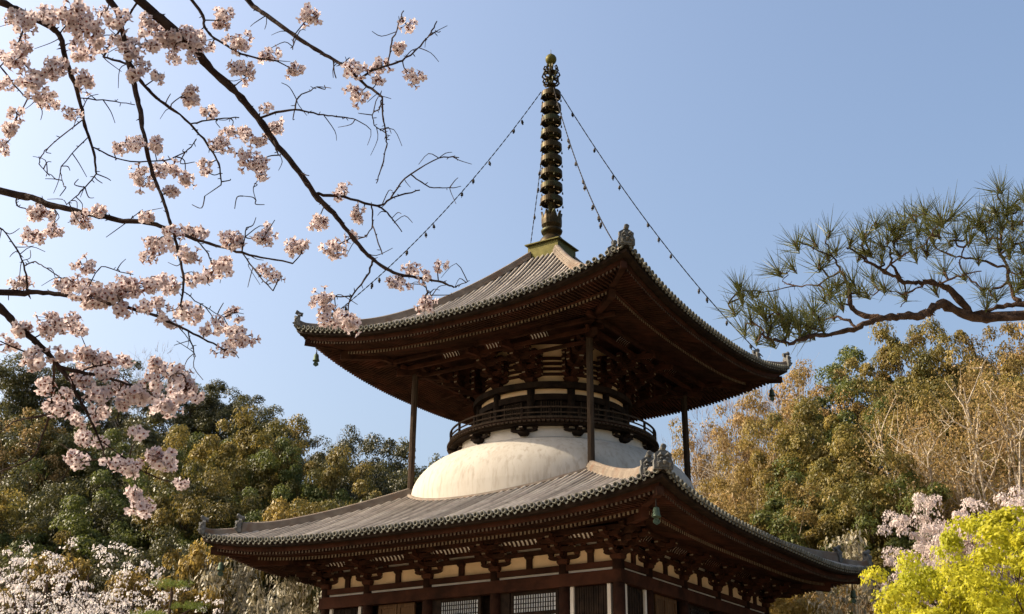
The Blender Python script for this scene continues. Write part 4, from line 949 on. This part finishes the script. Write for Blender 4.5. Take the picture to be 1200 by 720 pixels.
for k in range(150):                                # fine bare twigs
    i = int(rg.integers(0, nl_)); j = int(rg.integers(len(LB.px[i])//3, len(LB.px[i]))); p = LB.px[i][j]
    if p[0] < -30 or p[1] < -30: continue
    a = rg.uniform(-2.6, 2.6)+PI/2; l = rg.uniform(10, 34); q = p+np.array((math.cos(a), math.sin(a)))*l; P0 = LB.P[i][j]; dd = np.linalg.norm(P0-CAM)
    m = (p+q)/2+rg.normal(size=2)*l*.18; LB.mbs[i].tube(smooth_path([P0, at(m[0], m[1], dd+rg.uniform(-.04, .04)), at(q[0], q[1]+l*.15, dd+rg.uniform(-.09, .09))], 3)-base, np.linspace(1.3, .7, 7)*.5/FPX*dd, 4)
LB.finish('branch')
print('CLUSTERS', nb)

# ------------------------------------------------------------------ the pine bough at the right
base = at(1820, 400, 6.4); base = np.array((base[0], base[1], GZ))
PN = thing('pine_tree', 'pine bough with rough brown bark and long needle tufts reaching in from the right', 'pine', tuple(base))
rg = np.random.default_rng(33); LP = Limbs(PN, base, M['pbark'], rg)
mb = MB(); mb.tube(smooth_path([(0, 0, -.2), (.06, .05, 1.2), at(1790, 420, 6.3)-base, at(1760, 200, 6.3)-base, at(1700, -200, 6.2)-base], 4), list(np.linspace(.26, .09, 17)), 20, jit=.06); mb.build('trunk', M['pbark'], PN, True)
for e in [([(1790,420),(1500,420),(1330,385),(1200,371),(1140,371),(1110,358),(1097,358),(1085,368),(1060,371),(1037,372),(1018,378),(1000,386),(970,393),(947,396),(925,402),(905,398),(892,392)], 13, 2.4, 6.3, 5.3),
 ([(1145,367),(1120,345),(1097,331),(1080,332),(1060,330),(1037,318),(1017,307),(1005,297),(992,290)], 7.5, 1.8), ([(1060,330),(1045,310),(1050,285),(1063,262),(1070,252)], 3, 1.5), ([(1030,372),(1003,366),(996,350),(994,333),(985,318),(975,300)], 6.5, 1.8),
 ([(1330,385),(1260,360),(1200,357),(1170,360),(1140,370)], 7, 4), ([(1200,357),(1190,350),(1182,330),(1180,310),(1172,297),(1176,270),(1182,250)], 5, 1.8), ([(1180,310),(1150,305),(1120,300),(1095,290),(1088,270)], 3, 1.4), ([(1182,330),(1160,340),(1140,330),(1125,310),(1130,290)], 2.8, 1.4),
 ([(1173,297),(1195,285),(1215,275)], 3, 2), ([(1005,383),(985,372),(965,375),(945,378)], 3.2, 1.4), ([(970,393),(950,385),(930,380),(905,385)], 2.8, 1.3), ([(985,318),(960,333),(935,335),(917,330)], 2.8, 1.2), ([(935,335),(910,340),(890,343)], 2, 1.2), ([(917,330),(925,318),(932,312)], 1.8, 1.1), ([(975,300),(955,292),(940,285)], 2, 1.2), ([(975,300),(968,285),(970,273)], 2, 1.2),
 ([(1017,307),(1010,285),(1020,270),(1026,260)], 2.4, 1.2), ([(1080,332),(1060,345),(1040,340),(1020,345)], 2.6, 1.3), ([(1037,318),(1055,300),(1085,285),(1100,262)], 2.4, 1.2), ([(1097,331),(1120,325),(1150,318)], 2.4, 1.2), ([(1060,330),(1063,350),(1055,360)], 1.8, 1)]:
    LP.limb(e[0], e[1], e[2], e[3] if len(e) > 3 else None, e[4] if len(e) > 4 else None, rough=.2)
def tuft_mesh(seed, n, l, spread):
    rg = np.random.default_rng(seed); V = []
    for i in range(n):
        u = unit(1, rg)[0]; u[2] = abs(u[2]) if rg.random() < .9 else u[2]; u = u*spread+np.array((0, 0, 1-.55*spread)); u /= np.linalg.norm(u); ll = l*rg.uniform(.7, 1.1)
        s = np.cross(u, unit(1, rg)[0]); s /= np.linalg.norm(s); o = np.array((0, 0, rg.uniform(-.035, .012))); m = o+u*ll*.55+np.array((0, 0, -.002)); e = o+u*ll-np.array((0, 0, .006*rg.random()))
        for q in (s, np.cross(u, s)): V += [o-q*.0014, o+q*.0014, m+q*.0013, m-q*.0013]; V += [m-q*.0013, m+q*.0013, e+q*.0003, e-q*.0003]
    bud = []
    for k in range(5):                              # scaly bud and the twig end
        a = k*1.257; b = a+1.3; h = .035; r = .007; c = lambda q, z, f=1: np.array((r*f*math.cos(q), r*f*math.sin(q), z)); bud += [c(a, -.015), c(b, -.015), c(b, h*.4, .8), c(a, h*.4, .8), c(a, h*.4, .8), c(b, h*.4, .8), c(b, h, .1), c(a, h, .1)]
    V += bud
    return quad_mesh('needle_tuft', np.array(V), 4, [LM['needle'], M['pbark']], [0]*(len(V)//4-len(bud)//4)+[1]*(len(bud)//4))
TF = [tuft_mesh(5, 44, .130, .95), tuft_mesh(6, 36, .12, .8), tuft_mesh(7, 50, .135, 1.1), tuft_mesh(8, 30, .145, .75)]
TC = [(1055,115),(750,215),(620,235),(455,270),(340,310),(405,300),(280,400),(330,390),(185,480),(140,465),(120,540),(180,570),(250,590),(300,590),(330,560),(380,580),(400,540),(200,640),(260,650),(440,500),(480,450),(520,480),(560,470),(530,300),(580,280),(640,310),(690,280),(720,240),(790,190),(800,240),(850,220),(840,270),(900,270),(940,250),(980,230),(1020,220),(1040,190),(1080,190),(1120,170),(1130,230),(1000,250),(950,290),(880,300),(740,300),(700,340),(640,360),(600,330),(560,350),(480,330),(450,350),(420,380),(610,430),(650,460),(720,490),(590,480),(540,440),(430,600),(390,620),(350,630),(300,640),(1000,470),(1010,520),(1040,490),(830,470),(930,420),(980,360),(1050,310),(1100,300),(1140,330),(1130,400),(1140,440),(860,400),(800,330),(760,350),(680,250),(880,210),(1100,240),(1060,250),(1010,290),(230,560),(160,610),(350,600),(290,560),(240,620),(420,570),(470,560),(460,480),(500,520),(1120,460),(1090,340),(1160,300),(1170,220),(1160,400),(820,290),(770,260),(660,290),(1150,150),(150,500),(210,530),(270,540),(400,590),(310,610)]
for i, (zx, zy) in enumerate(TC):
    px, py = 820+zx/3, 180+zy/3+6; e = LP.twig_to(px, py, 2.6, 7)
    o = link('needle_tuft', TF[i % 4], PN, tuple(e-base)); px0 = LP.nearest(px-1, py+14)
    d = np.array((rg.normal()*.35, rg.normal()*.35, 1.0))+RT*(-.35 if zx < 500 else .0)*rg.random()*1.6; o.rotation_euler = Vector(d).to_track_quat('Z', 'Y').to_euler(); s_ = rg.uniform(.85, 1.15); o.scale = (s_, s_, s_)
LP.finish('branch')
